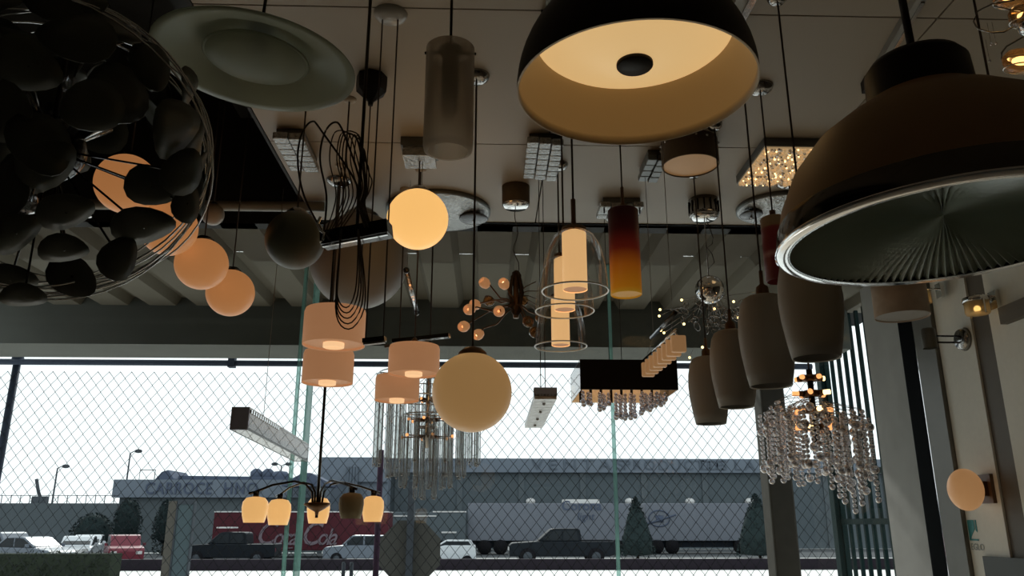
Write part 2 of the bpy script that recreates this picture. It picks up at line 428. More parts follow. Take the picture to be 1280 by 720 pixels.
# dark shelf rail crossing the farther board
a = at_x(1262, 398, XR); b = at_x(1300, 372, XR)
tag(MB().span((XR - 0.05, b.y, a.z - 0.03), (XR - 0.013, a.y, a.z + 0.05)).build('shelf_rail', 'brown_post'), 'brown rail across the display board past the post', 'rail')
# side header over the bars
hz = at_x(1085, 381, 2.75).z
struct(MB().span((2.72, y_b - 0.3, hz), (2.95, 6.14, DZ + 0.6)).build('trim_4', 'frame_black'), 'dark header beam over the green bars', 'beam')
# porch column outside
pcx = at_y(974, 620, 5.9)
tag(MB().span((pcx.x - 0.09, 5.84, 0), (pcx.x + 0.09, 6.02, bmz)).build('porch_column', 'porch_stone', bevel=0.015), 'square grey concrete porch column behind the bead chandelier', 'column')

# ------------------------------------------------------------------ outdoors: fence
YF = 6.3
GZ = -0.37           # the street lies a little lower than the shop
struct(MB().span((-120, 6.0, -0.5), (120, 12, -0.02)).build('ground_walkway', 'street_concrete'), 'pale walkway in front of the shop', 'ground')
g = MB().span((-120, 12, GZ - .1), (120, 300, GZ)).build('ground', 'street_concrete'); struct(g, 'pale sunlit street pavement', 'ground')
struct(MB().span((-120, 39, GZ), (-8.5, 61, GZ + .008)).build('ground_asphalt', 'asphalt'), 'dark asphalt lot under the parked cars', 'ground')
struct(MB().span((-8.4, 52, GZ), (120, 71, GZ + .008)).build('ground_asphalt', 'asphalt'), 'dark asphalt yard under the trailers', 'ground')
fence = thing('chain_link_fence', 'chain link fence with blue grey posts and top rail', 'fence', (0, YF, 0))
rail_z = at_y(300, 454, YF).z
f_x0, f_x1 = -5.2, 2.62
MB().cyl((f_x0, 0, rail_z), (f_x1, 0, rail_z), 0.024, seg=10).build('top_rail', 'fence_blue', fence)
post = None
for pxl, pyl in ((14, 480), (290, 454), (-300, 480)):
    xx = at_y(pxl, pyl, YF).x
    if pxl == 290:
        MB().box((xx, 0, rail_z + 0.01), (0.05, 0.06, 0.09)).build('rail_clamp', 'fence_blue', fence); continue
    MB().cyl((xx, 0.03, -0.02), (xx, 0.03, rail_z + 0.03), 0.028, seg=10).build('post', 'fence_blue', fence)
    MB().sphere((xx, 0.03, rail_z + 0.03), 0.045, 10, 6).build('post_cap', 'fence_blue', fence)
W_, H_ = 14.0 * ppx(at_y(640, 560, YF)), 17.4 * ppx(at_y(640, 560, YF))
wm = MB(); k = 0
xx = f_x0
while xx < f_x1:
    sgn = 1 if k % 2 else -1
    pts = []; z = 0.0; j = 0
    while z < rail_z - 0.02:
        sg = sgn * (1 if j % 2 else -1)
        pts.append((xx + sg * W_ / 4, 0.003 * sg, z)); z += H_ / 2; j += 1
    wm.tube(pts, 0.0027, 3); xx += W_ / 2; k += 1
mesh_o = wm.build('chain_link_mesh', 'fence_wire', fence); mesh_o['kind'] = 'stuff'
# green bar fence along the side
bf = thing('bar_fence', 'dark green fence of upright bars beside the concrete column', 'fence', (2.72, 5.0, 0))
for pz in (0.25, at_x(1070, 652, 2.72).z, at_x(1070, 592, 2.72).z):
    MB().span((-0.015, 0.0, pz - 0.02), (0.015, YF - 5.0, pz + 0.02)).build('cross_rail', 'bar_green', bf)
bar0 = None
for i in range(11):
    yy = 0.02 + i * 0.125
    if bar0 is None: bar0 = MB().span((-0.012, -0.012, 0), (0.012, 0.012, hz)).build('bar', 'bar_green', bf); bar0.location = (0, yy, 0)
    else: clone(bar0, bf, (0, yy, 0))
MB().span((-0.05, YF - 5.0 - 0.03, 0), (0.03, YF - 5.0 + 0.05, hz)).build('corner_post', 'bar_green', bf)

# ------------------------------------------------------------------ street things
def gpt(px, py):                      # a place on the street seen at a pixel
    return at_z(px, py, -0.02)
# kerb wall and hedge
yk_ = 38.5
a = at_y(140, 705, yk_); b = at_y(962, 705, yk_)
tag(MB().span((a.x, yk_, GZ), (b.x + 8, yk_ + 0.6, at_y(640, 699, yk_).z)).build('kerb_wall', 'kerb_dark'), 'long low dark kerb wall across the street', 'kerb')
yh = 33.0
hx1 = at_y(138, 700, yh).x
random.seed(3)
hedge = thing('hedge', 'clipped dark hedge in front of the parked sedans', 'hedge', (hx1 - 8, yh, GZ))
o = MB().span((-8, 0, 0), (8, 1.0, 0.90)).build('hedge_body', 'hedge_leaf', hedge)
lf = MB()
for i in range(2400):
    cx, cy, cz = random.uniform(-8, 8), random.uniform(-0.04, 1.0), random.uniform(0.05, 0.98)
    if cz < 0.88: cy = random.uniform(-0.06, 0.05)
    s_ = 0.07; d1 = Vector((random.uniform(-1, 1), random.uniform(-1, 1), random.uniform(-1, 1))) * s_; d2 = Vector((random.uniform(-1, 1), random.uniform(-1, 1), random.uniform(-1, 1))) * s_
    c_ = Vector((cx, cy, cz)); lf.add([c_ - d1, c_ + d2, c_ + d1], [(0, 1, 2)], False)
lo = lf.build('hedge_leaves', 'hedge_leaf', hedge); lo['kind'] = 'stuff'

def vehicle(name, label, kind, px0, px1, y, paint, flip=False, Lm=None, rz=0.0, group=None):
    """a road vehicle seen side-on, front at -x unless flipped"""
    a = at_y(px0, 690, y); b = at_y(px1, 690, y)
    L = Lm or abs(b.x - a.x); cx = (a.x + b.x) / 2
    t = thing(name, label, 'car' if kind != 'pickup' else 'pickup', (cx, y, GZ), group, (PI if flip else 0) + rz)
    k = L / 5.2 if kind == 'pickup' else L / 4.4
    if kind == 'pickup':
        low = [(-2.6, .42), (-2.6, .95), (-2.45, 1.08), (-1.25, 1.16), (2.6, 1.16), (2.6, .5), (2.3, .42)]
        cab = [(-1.25, 1.14), (-.55, 1.76), (-.35, 1.8), (.75, 1.8), (.9, 1.74), (.98, 1.14)]
        win = [[(-1.0, 1.2), (-.5, 1.68), (-.02, 1.7), (-.02, 1.2)], [(.06, 1.2), (.06, 1.7), (.72, 1.7), (.82, 1.2)]]
        wheels, wr_ = (-1.7, 1.65), .40
    elif kind == 'suv':
        low = [(-2.2, .35), (-2.2, .85), (-2.05, 1.0), (-1.2, 1.08), (2.1, 1.1), (2.2, .8), (2.2, .35)]
        cab = [(-1.2, 1.06), (-.6, 1.62), (-.4, 1.66), (1.6, 1.64), (2.0, 1.08)]
        win = [[(-1.0, 1.1), (-.5, 1.56), (.1, 1.58), (.1, 1.1)], [(.2, 1.1), (.2, 1.58), (1.45, 1.56), (1.75, 1.1)]]
        wheels, wr_ = (-1.4, 1.35), .34
    else:
        low = [(-2.2, .3), (-2.2, .72), (-2.0, .85), (-1.1, .95), (1.5, .98), (2.15, .95), (2.2, .6), (2.2, .3)]
        cab = [(-1.15, .93), (-.35, 1.4), (-.1, 1.45), (.8, 1.43), (1.6, .96)]
        win = [[(-.95, .97), (-.3, 1.36), (.2, 1.39), (.2, .97)], [(.28, .97), (.28, 1.39), (.75, 1.37), (1.35, .97)]]
        wheels, wr_ = (-1.4, 1.4), .32
    kz = min(k, 1.0)
    S = lambda pl: [(u * k, w * kz) for u, w in pl]
    hw = .88 * k
    MB().prism(S(low), -hw, hw).build('body', paint, t, bevel=0.05 * k)
    MB().prism(S(cab), -hw * .86, hw * .86).build('cab', paint, t, bevel=0.06 * k)
    for w_ in win:
        for sd in (-1, 1): MB().prism(S(w_), sd * hw * .87, sd * hw * .85).build('window_pane', 'car_glass', t)
    ws = MB().prism(S([(cab[0][0] + .12, cab[0][1] + .1), (cab[1][0] - .02, cab[1][1] - .04), (cab[1][0] + .02, cab[1][1] - .1), (cab[0][0] + .2, cab[0][1] + .08)]), -hw * .75, hw * .75).build('windscreen', 'car_glass', t)
    w0 = None
    for xx in wheels:
        for sd in (-1, 1):
            if w0 is None:
                w0 = MB().cyl((0, -.11 * k, 0), (0, .11 * k, 0), wr_ * k, seg=20).build('wheel', 'tyre', t); w0.location = (xx * k, sd * (hw - .09 * k), wr_ * k); h0 = MB().cyl((0, -.12 * k, 0), (0, .12 * k, 0), wr_ * .55 * k, seg=14).build('hub_cap', 'pole_grey', w0)
            else:
                w1 = clone(w0, t, (xx * k, sd * (hw - .09 * k), wr_ * k)); clone(h0, w1)
    if kind == 'pickup':
        MB().span((1.05 * k, -hw * .8, 1.0 * k), (2.5 * k, hw * .8, 1.17 * k)).build('bed_floor', 'truck_under', t)
    for sd in (-1, 1):
        MB().box((low[0][0] * k, sd * hw * .7, .75 * k), (.06, .3 * k, .16 * k)).build('headlight', 'lamp_white', t)
        MB().box((cab[0][0] * k + .35 * k, sd * hw * 1.08, (cab[0][1] + .1) * k), (.1 * k, .16 * k, .14 * k)).build('mirror', paint, t)
        MB().box((low[-2][0] * k - .02, sd * hw * .8, .85 * k), (.06, .14 * k, .2 * k)).build('tail_light', 'car_red', t)
    return t
vehicle('pickup_truck', 'black pickup parked before the white beer trailer', 'pickup', 636, 766, 44, 'car_dark')
bp = vehicle('pickup_truck', 'black pickup with roof bar before the red soft drink truck', 'pickup', 232, 348, 43.5, 'car_dark')
MB().box((-0.35, 0, 1.84), (0.8, 1.0, 0.07)).build('roof_bar', 'lamp_white', bp)
vehicle('parked_car', 'silver hatchback beside the red soft drink truck', 'suv', 407, 500, 44.5, 'car_silver')
vehicle('parked_car', 'white sedan with its nose toward the end of the hedge', 'sedan', 96, 98, 45.5, 'car_white', False, 4.3, R(108))
vehicle('parked_car', 'silver sedan showing a long pale bonnet above the hedge', 'sedan', 38, 40, 40.5, 'car_silver', True, 4.5, R(-22))
vehicle('parked_car', 'grey hatchback half hidden behind the silver sedan', 'suv', 4, 6, 46, 'car_silver', True, 4.3, R(-30))
vehicle('parked_car', 'white sedan parked behind the other white sedan', 'sedan', 108, 110, 51.0, 'car_white', False, 4.3, R(108))
vehicle('parked_car', 'red hatchback seen from behind past the end of the hedge', 'suv', 153, 155, 43, 'car_red', False, 4.0, R(117))

def box_truck(name, label, y, px0, px1, py_top, py_bot, m, wheels=2):
    a = at_y(px0, py_top, y); b = at_y(px1, py_bot, y)
    t = thing(name, label, 'truck', ((a.x + b.x) / 2, y, GZ))
    hw = (b.x - a.x) / 2; zt, zb = a.z - GZ, b.z - GZ
    MB().span((-hw, 0, zb), (hw, 2.5, zt)).build('cargo_box', m, t, bevel=0.04)
    MB().span((-hw * .96, .3, .45), (hw * .96, 2.2, zb)).build('chassis', 'truck_under', t)
    w0 = None
    for i in range(wheels):
        for off in (-.55, .55):
            xx = -hw * .7 + (hw * 1.4) * i / max(1, wheels - 1) + off
            if w0 is None: w0 = MB().cyl((0, -.02, 0), (0, .3, 0), .5, seg=18).build('wheel', 'tyre', t); w0.location = (xx, 0.02, .5)
            else: clone(w0, t, (xx, 0.02, .5))
    return t, hw, zb, zt
t, hw, zb, zt = box_truck('soft_drink_truck', 'red delivery truck with white script lettering', 53, 268, 484, 640, 688, 'truck_red')
MB().span((-hw, -.03, zt - .02), (hw, 2.53, zt + .05)).build('roof_edge', 'lamp_white', t)
lx = at_y(318, 680, 53).x - t.location.x
def script(body, x, s): return text_mesh('lettering', body, s, 'script_white', t, (x, -0.03, at_y(318, 681, 53).z - GZ), shear=.35, sx=.82, extrude=.02, spacing=.86, offset=.012)
script('C', lx, 2.0); script('oca', lx + 1.09, 1.43); script('-', lx + 2.5, 1.4); script('C', lx + 2.8, 2.0); script('ola', lx + 3.85, 1.43)
MB().tube([(lx + .1, -.05, zb + .1), (lx + 1.2, -.05, zb + .03), (lx + 2.4, -.05, zb + .16)], .035, 5).build('script_tail', 'script_white', t)
t, hw, zb, zt = box_truck('beer_trailer', 'long pale trailer with beer lettering behind the black pickup', 58, 585, 792, 629, 676, 'truck_white')
c_ = at_y(727, 633, 58)
text_mesh('lettering', 'Corona', .9, 'letter_dark', t, (c_.x - t.location.x, -.03, c_.z - GZ - .25), align='CENTER', extrude=.02, offset=.015)
text_mesh('lettering', 'light', .72, 'letter_dark', t, (c_.x - t.location.x + .25, -.03, c_.z - GZ - .9), align='CENTER', extrude=.02, shear=.2)
MB().span((at_y(705, 625, 58).x - t.location.x, .3, zt), (at_y(750, 625, 58).x - t.location.x, 1.6, zt + .28)).build('cooler_unit', 'lamp_white', t)
t, hw, zb, zt = box_truck('beer_trailer', 'pale trailer with an oval crest between two conical trees', 59, 806, 958, 629, 676, 'truck_white')
c_ = at_y(824, 648, 59); c_.z -= GZ; ex = c_.x - t.location.x
ring = [(ex + .75 * math.cos(2 * PI * i / 24), -.03, c_.z + .55 * math.sin(2 * PI * i / 24)) for i in range(24)]
MB().tube(ring, .05, 5, True).build('crest', 'letter_dark', t)
MB().tube([(ex - 1.1, -.04, c_.z - .45), (ex + 1.2, -.04, c_.z + .25)], .06, 5).build('crest_stripe', 'letter_dark', t)
MB().lathe([(0, 0), (.3, 0), (.2, .25), (.34, .45), (.1, .3), (0, .55)], 12, (ex, -.04, c_.z - .25), Matrix.Diagonal((1, .1, 1))).build('crest_crown', 'letter_dark', t)
t, hw, zb, zt = box_truck('flatbed_truck', 'grey blue cargo truck beside the red soft drink truck', 57, 490, 582, 640, 676, 'facade_dark')
MB().span((-hw, -.05, zt - .3), (hw * .2, 2.55, zt - .22)).build('side_rail', 'lamp_white', t)
MB().span((hw * .1, -.05, zt - .02), (hw, 2.55, zt + .06)).build('top_rail', 'lamp_white', t)
MB().span((hw * .35, -.06, zb + .5), (hw * .75, 0, zb + .6)).build('marker_strip', 'lamp_white', t)
MB().span((-hw - 1.4, .1, .5), (-hw - .05, 2.3, zt - .5)).build('driver_cab', 'truck_blue', t)
MB().span((-hw - 1.3, .04, 1.6), (-hw - .3, .1, zt - .8)).build('window_pane', 'car_glass', t)
t = thing('box_van', 'pale van parked behind the octagonal sign', 'van', tuple(at_y(565, 700, 42)[:2]) + (GZ,))
MB().prism([(-1.2, .3), (-1.2, .7), (-.95, .85), (-.4, 1.0), (1.15, 1.0), (1.2, .3)], 0, 1.6).build('body', 'car_white', t, bevel=.05)
MB().prism([(-.9, .9), (-.35, 1.25), (.9, 1.25), (1.1, .95)], .1, 1.5).build('cab', 'car_white', t, bevel=.05)
MB().prism([(-.7, .95), (-.3, 1.18), (.8, 1.18), (.95, .98)], .08, .1).build('window_pane', 'car_glass', t)
for xx in (-.75, .75): MB().cyl((xx, -.02, .26), (xx, .2, .26), .26, seg=16).build('wheel', 'tyre', t)

# buildings
def bld(name, label, y, px0, px1, py_top, m, depth=12):
    a = at_y(px0, py_top, y); b = at_y(px1, py_top, y)
    t = thing(name, label, 'building', ((a.x + b.x) / 2, y, GZ))
    hw = (b.x - a.x) / 2; h = (a.z + b.z) / 2 - GZ
    return t, hw, h
t, hw, h = bld('warehouse', 'long grey blue warehouse with lettered fascia band', 72, 470, 1130, 574, 'facade_dark')
fb = at_y(700, 591, 72).z - GZ
MB().span((-hw, 0, 0), (hw, 14, fb)).build('wall', 'facade_dark', t)
MB().span((-hw, -.5, fb), (hw, 14, h)).build('fascia', 'facade_blue', t)
tx = at_y(664, 588, 72)
text_mesh('lettering', 'VENTAS', 1.25, 'letter_grey', t, (tx.x - t.location.x, -.55, fb + .25), sx=1.35, spacing=1.5, extrude=.03)
tx = at_y(778, 588, 72)
text_mesh('lettering', 'PRODUCTOS', 1.2, 'letter_grey', t, (tx.x - t.location.x, -.55, fb + .25), sx=1.1, spacing=1.25, extrude=.03)
tx = at_y(874, 588, 72)
text_mesh('lettering', 'DE LA', 1.2, 'letter_grey', t, (tx.x - t.location.x, -.55, fb + .25), sx=1.2, spacing=1.35, extrude=.03)
for pxl in (663, 786, 861, 935):
    p = at_y(pxl, 627, 72)
    MB().sphere((p.x - t.location.x, -.4, p.z - GZ), .42, 14, 8, (1, .8, .7)).build('wall_lamp', 'lamp_white', t)
for i in range(9):
    xx = -hw + 2 + i * (2 * hw - 4) / 8
    MB().span((xx - .25, -.12, 0), (xx + .25, 0, fb)).build('pilaster', 'facade_grey', t)
t, hw, h = bld('office_block', 'pale block with dark upright louvre next to the warehouse', 69, 402, 486, 572, 'facade_blue')
MB().span((-hw + .5, 0, 0), (hw, 2.4, h - 2.0)).build('wall', 'facade_blue', t)
MB().span((-hw, -.4, h - 2.0), (hw, 2.4, h)).build('parapet', 'facade_blue', t)
pl, pr = at_y(434, 600, 69).x - t.location.x, at_y(449, 600, 69).x - t.location.x
for i in range(4):
    xx = pl + (pr - pl) * (i + .5) / 4
    MB().span((xx - .11, -.7, 2.5), (xx + .11, -.42, h - .8)).build('louvre', 'letter_grey', t)
t, hw, h = bld('storefront_building', 'low wide building with faded lettered fascia and rooftop tanks', 64, 146, 402, 600, 'facade_grey')
fb = at_y(260, 622, 64).z - GZ
MB().span((-hw + .4, 0, 0), (hw, 4.2, fb)).build('wall', 'facade_grey', t)
MB().span((-hw, -.5, fb), (hw, 4.2, h)).build('fascia', 'facade_blue', t)
tx = at_y(184, 618, 64)
text_mesh('lettering', 'CARROCE', 1.25, 'letter_dark', t, (tx.x - t.location.x, -.55, fb + .25), sx=.82, spacing=1.1, extrude=.03, offset=.01)
tx = at_y(281, 618, 64)
text_mesh('lettering', 'HNO', 1.25, 'letter_dark', t, (tx.x - t.location.x, -.55, fb + .25), sx=.85, spacing=1.15, extrude=.03, offset=.01)
for pxl, w_ in ((311, .95), (326, .95)):
    p = at_y(pxl, 598, 64)
    MB().lathe([(0, 0), (w_ * .5, 0), (w_ * .5, .75), (w_ * .28, .95), (w_ * .2, 1.0), (0, 1.0)], 14, (p.x - t.location.x, 2, h - .02)).build('water_tank', 'letter_dark', t)
p = at_y(342, 598, 64); MB().lathe([(0, 0), (.75, 0), (.72, .55), (.5, .78), (0, .85)], 16, (p.x - t.location.x, 2, h - .02)).build('roof_dome', 'letter_dark', t)
a = at_y(193, 598, 64).x - t.location.x; b = at_y(217, 598, 64).x - t.location.x
MB().prism([(a, h - .02), (a + .5, h + .6), (b - .5, h + .75), (b, h + .1), (b, h - .02)], 0, 4).build('roof_hood', 'letter_dark', t)
MB().prism([(b - .05, h - .02), (b, h + .38), (hw * .55, h + .3), (hw * .9, h + .02), (hw * .9, h - .02)], 1, 4).build('roof_slope', 'letter_dark', t)
a = at_y(174, 598, 64).x - t.location.x; b = at_y(193, 598, 64).x - t.location.x
MB().tube([(a, 0, h - .3), (a, 0, h + .75), (b, 0, h + .75), (b, 0, h - .3)], .04, 5).build('sign_frame', 'pole_grey', t)
t, hw, h = bld('boundary_wall', 'long plain grey wall behind the parked sedans', 62, -160, 147, 629, 'facade_grey'); t['category'] = 'wall'
MB().span((-hw, 0, 0), (hw, .4, h)).build('wall', 'facade_grey', t)
wire = [(-hw, .1, h + .55), (hw, .1, h + .55)]
MB().tube(wire, .02, 4).build('top_wire', 'pole_grey', t)
for i in range(26):
    xx = -hw + (i + .5) * 2 * hw / 26; MB().cyl((xx, .1, h), (xx, .1, h + .6), .03, seg=5).build('wire_post', 'pole_grey', t)
# gas canopy past the storefront
p = at_y(385, 605, 62 - 1); p.z -= GZ
t = thing('service_canopy', 'small pitched canopy on posts behind the five light chandelier', 'canopy', (p.x, 61 - .9, GZ))
MB().prism([(-1.7, p.z), (-.2, p.z + .75), (.3, p.z + .75), (1.8, p.z), (1.8, p.z - .2), (-1.7, p.z - .2)], 0, 3).build('canopy_roof', 'letter_dark', t)
for xx in (-1.2, 1.2): MB().span((xx - .15, .5, 0), (xx + .15, .8, p.z)).build('post', 'facade_grey', t)
# conical trees and bushes
def leafy(name, label, px, y, w, zt, seed, group=None, cone=True):
    random.seed(seed)
    p = at_y(px, 690, y)
    t = thing(name, label, 'tree', (p.x, y, GZ), group)
    MB().cyl((0, 0, 0), (0, 0, zt * .5), .09, .06, 8).build('trunk', 'bark', t)
    m = MB()
    if cone: m.lathe([(0, .15), (w * .42, .25), (w * .40, zt * .35), (w * .22, zt * .72), (0, zt * .97)], 14)
    else: m.lathe([(0, zt * .2), (w * .35, zt * .3), (w * .42, zt * .6), (w * .25, zt * .9), (0, zt * .97)], 14)
    m.build('crown', 'tree_leaf', t)
    l = MB()
    for i in range(900):
        u = random.random(); z = .15 + u * (zt - .15)
        rr = (w * .5 * (1 - u) ** .75 if cone else w * .5 * math.sin(PI * min(1, .15 + .85 * u)) ** .5) + .02
        a = random.uniform(0, 2 * PI); c_ = Vector((rr * math.cos(a), rr * math.sin(a), z)); s_ = .11
        d1 = Vector([random.uniform(-s_, s_) for _ in range(3)]); d2 = Vector([random.uniform(-s_, s_) for _ in range(3)])
        l.add([c_ - d1, c_ + d2, c_ + d1], [(0, 1, 2)], False)
    o = l.build('foliage', 'tree_leaf', t); o['kind'] = 'stuff'
    return t
leafy('conical_tree', 'narrow conical dark tree between the two pale trailers', 797, 51, 2.2, 3.6, 11)
leafy('conical_tree', 'wide conical dark tree behind the porch column', 950, 51, 2.8, 3.8, 12)
leafy('bushy_tree', 'low spreading tree in front of the long grey wall', 112, 54.5, 2.6, 2.7, 13, cone=False)
leafy('bushy_tree', 'round dark tree before the fascia lettering', 154, 60.2, 2.0, 3.8, 14, cone=False)
leafy('bushy_tree', 'slim dark tree beside the olive sign post', 203, 57, 1.5, 3.6, 15, cone=False)
# light poles
def lamp_pole(label, px, py, y, twin=False):
    p = at_y(px, py, y); p.z -= GZ
    t = thing('street_lamp', label, 'street lamp', (p.x, y, GZ))
    MB().cyl((0, 0, 0), (0, 0, p.z), .11, .07, 8).build('pole', 'pole_grey', t)
    for sx in ((-1, 1) if twin else (1,)):
        MB().tube([(0, 0, p.z - .05), (.35 * sx, 0, p.z + .15), (.6 * sx, 0, p.z + .18)], .05, 5).build('arm', 'pole_grey', t)
        MB().sphere((.75 * sx, 0, p.z + .16), .32, 10, 6, (1.2, .8, .6)).build('lamp_head', 'pole_grey', t)
lamp_pole('tall street lamp rising behind the lettered fascia', 163, 566, 80)
lamp_pole('street lamp rising over the long grey wall', 72, 585, 80)
lamp_pole('twin headed street lamp past the rooftop tanks', 352, 582, 90, True)
p = at_y(48, 606, 75); p.z -= GZ
t = thing('roof_mast', 'crooked antenna mast above the long grey wall', 'mast', (p.x, 75, GZ))
MB().tube([(.4, 0, 0), (.4, 0, p.z - 1.2), (.1, 0, p.z - .6), (-.25, 0, p.z + .5)], .14, 6).build('mast', 'pole_grey', t)
MB().box((.35, 0, p.z - 1.5), (1.3, .4, 1.0)).build('cabinet', 'pole_grey', t)
MB().cyl((-5.5, 0, 0), (-5.5, 0, p.z - 1.0), .08, seg=6).build('stay_pole', 'pole_grey', t)
MB().box((-5.3, 0, p.z - 1.0), (.9, .2, .6)).build('flag_box', 'pole_grey', t)
# octagonal sign seen from its back
p = at_y(512, 690, 9.0)
t = thing('octagonal_sign', 'grey back of an octagonal road sign on a dark post', 'sign', (p.x, 9.0, -.02))
rr = 38 * ppx(p)
MB().prism([(rr / math.cos(PI / 8) * math.cos(PI / 8 + k * PI / 4), p.z + .02 + rr / math.cos(PI / 8) * math.sin(PI / 8 + k * PI / 4)) for k in range(8)], .03, .036).build('sign_plate', 'sign_back', t)
MB().span((-.035, -.035, 0), (.035, .03, at_y(512, 600, 9).z)).build('post', 'pole_grey', t)
p = at_y(473, 640, 8.5)
tag(MB().cyl((0, 0, 0), (0, 0, at_y(473, 560, 8.5).z), .03, seg=10).build('slim_pole', 'pole_purple'), 'slim purple brown pole behind the five light chandelier', 'pole').location = (p.x, 8.5, -.02)
for pxl in (430, 440):
    p = at_y(pxl, 700, 8.2)
    tag(MB().cyl((0, 0, 0), (0, 0, p.z), .018, seg=8).build('short_stake', 'pole_grey'), ['thin dark stake outside the fence, farther from the purple pole', 'thin dark stake outside the fence, nearer the purple pole'][pxl == 440], 'stake', 'thin stakes outside the fence').location = (p.x, 8.2, -.02)
# framed panel on an olive post
p = at_y(222, 660, 9.5)
t = thing('panel_stand', 'blue grey framed panel on an olive post outside the fence', 'sign', (p.x, 9.5, -.02))
MB().span((-.13, 0, 0), (-.04, .1, at_y(210, 624, 9.5).z)).build('post', 'porch_stone', t)
zt = at_y(232, 628, 9.5).z
MB().span((-.02, 0, .2), (.15, .05, zt)).build('panel', 'panel_teal', t)
MB().span((-.03, -.01, zt), (.16, .06, zt + .05)).build('frame_top', 'pole_grey', t)
MB().span((-.035, -.01, .2), (-.02, .06, zt)).build('frame_side', 'pole_grey', t)
MB().span((.15, -.01, .2), (.165, .06, zt)).build('frame_side', 'pole_grey', t)
# pole carrying the canopy line seen beside the joint
p = at_y(383, 560, 8.0)
tag(MB().cyl((0, 0, 0), (0, 0, at_y(383, 462, 8.0).z), .022, seg=8).build('slim_pole', 'pole_grey'), 'slim grey pole standing behind the glass joint', 'pole').location = (p.x, 8.0, -.02)

# ------------------------------------------------------------------ lamps: helpers
def hang(name, label, px, py, y, group=None, cat='pendant lamp', rz=0.0):
    p = at_y(px, py, y)
    t = thing(name, label, cat, p, group, rz)
    return t, p, ppx(p), CZ - p.z             # thing, place, metres per pixel, local ceiling height
def cord(t, z0, z1, r=0.003, x=0, y=0, m='cord_dark', name='cord'):
    return MB().cyl((x, y, z0), (x, y, z1), r, seg=6).build(name, m, t)
def canopy(t, zc, r=0.05, h=0.025, m='chrome_dark', x=0, y=0):
    return MB().lathe([(0, zc - h), (r * .55, zc - h), (r * .9, zc - h * .55), (r, zc - h * .1), (r, zc), (0, zc)], 28, (x, y, 0)).build('canopy', m, t)
def globe_lamp(name, label, px, py, rpx, y, m, group=None, top=None, cap='chrome_dark', cr=.003, can=True):
    t, p, s, zc = hang(name, label, px, py, y, group)
    r = rpx * s * .995
    if top is not None: zc = top - p.z
    prof = [(r * math.sin(PI * i / 24), -r * math.cos(PI * i / 24)) for i in range(24)]
    MB().lathe(prof, 40).build('globe', m, t)
    MB().lathe([(r * .36, r * .92), (r * .36, r * 1.0), (r * .22, r * 1.12), (.008, r * 1.16), (0, r * 1.16)], 24).build('cap', cap, t)
    cord(t, r * 1.1, zc, cr)
    if can: canopy(t, zc, .045)
    return t, p, s, r, zc

# ------------------------------------------------------------------ black dome with lit diffuser
t, p, s, zc = hang('dome_pendant', 'large black dome pendant with glowing cream inside and black knob', 795, 113, 1.48)
Rr = .25
outer = [(Rr * math.cos(a), Rr * 1.04 * math.sin(a)) for a in [PI / 2 * i / 18 for i in range(18)]] + [(.03, Rr * 1.04), (0, Rr * 1.04)]
MB().lathe(outer, 72).build('dome_shell', 'black_satin', t)
ri = Rr - .004
MB().lathe([(Rr, 0), (ri, -.001)] + [(ri * math.cos(a), ri * math.sin(a)) for a in [PI / 2 * i / 18 for i in range(1, 16)]], 72).build('inner_lining', 'cream_paint', t)
MB().lathe([(0, .062), (.06, .066), (.12, .083), (.17, .104), (.205, .124), (.212, .13)], 64).build('diffuser', 'glow_diffuser', t)
MB().lathe([(0, .054), (.036, .055), (.0385, .058), (.0385, .070), (0, .070)], 32).build('knob', 'black_satin', t)
MB().lathe([(.04, Rr * 1.02), (.035, Rr * 1.18), (.012, Rr * 1.25), (0, Rr * 1.25)], 24).build('cap', 'black_satin', t)
cord(t, Rr * 1.2, zc, .004); canopy(t, zc, .06, m='black_satin')

# ------------------------------------------------------------------ industrial dome with ribbed lens
t, p, s, zc = hang('industrial_pendant', 'brown industrial dome pendant with chrome rim and ribbed glass lens', 1185, 298, .95)
t.rotation_euler = (0, R(-1.5), 0)
Rl = .208
MB().lathe([(Rl - .004, .035), (Rl - .01, .06), (Rl - .03, .105), (Rl - .062, .145), (.11, .172), (.085, .185), (.075, .195)], 72).build('dome_shell', 'dome_brown', t)
MB().lathe([(.078, .185), (.068, .20), (.066, .245), (.058, .256), (.03, .262), (0, .262)], 40).build('cap', 'black_satin', t)
MB().lathe([(Rl - .014, -.001), (Rl, -.002), (Rl + .005, .001), (Rl + .003, .005)], 72).build('chrome_lip', 'chrome', t)
MB().lathe([(Rl + .003, .005), (Rl + .002, .012), (Rl - .001, .03), (Rl - .004, .037)], 72).build('rim_band', 'chrome_black', t)
# ribbed lens: a gently bulging disc whose surface is folded into radial ribs
nr, rings = 100, 12
vs_, fs_ = [], []
for k in range(2 * nr):
    a = 2 * PI * k / (2 * nr)
    for i in range(rings + 1):
        r_ = (Rl - .012) * i / rings
        bump = (.0036 if k % 2 else -.0036) * min(1, i / 4)
        vs_.append((r_ * math.cos(a), r_ * math.sin(a), +.030 * (1 - (i / rings) ** 2) + bump + .002))
for k in range(2 * nr):
    k2 = (k + 1) % (2 * nr)
    for i in range(rings): fs_.append((k * (rings + 1) + i, k2 * (rings + 1) + i, k2 * (rings + 1) + i + 1, k * (rings + 1) + i + 1))
MB().add(vs_, fs_, False).build('ribbed_lens', 'lens_rib', t)
cord(t, .25, zc, .006); canopy(t, zc, .06, m='black_satin')

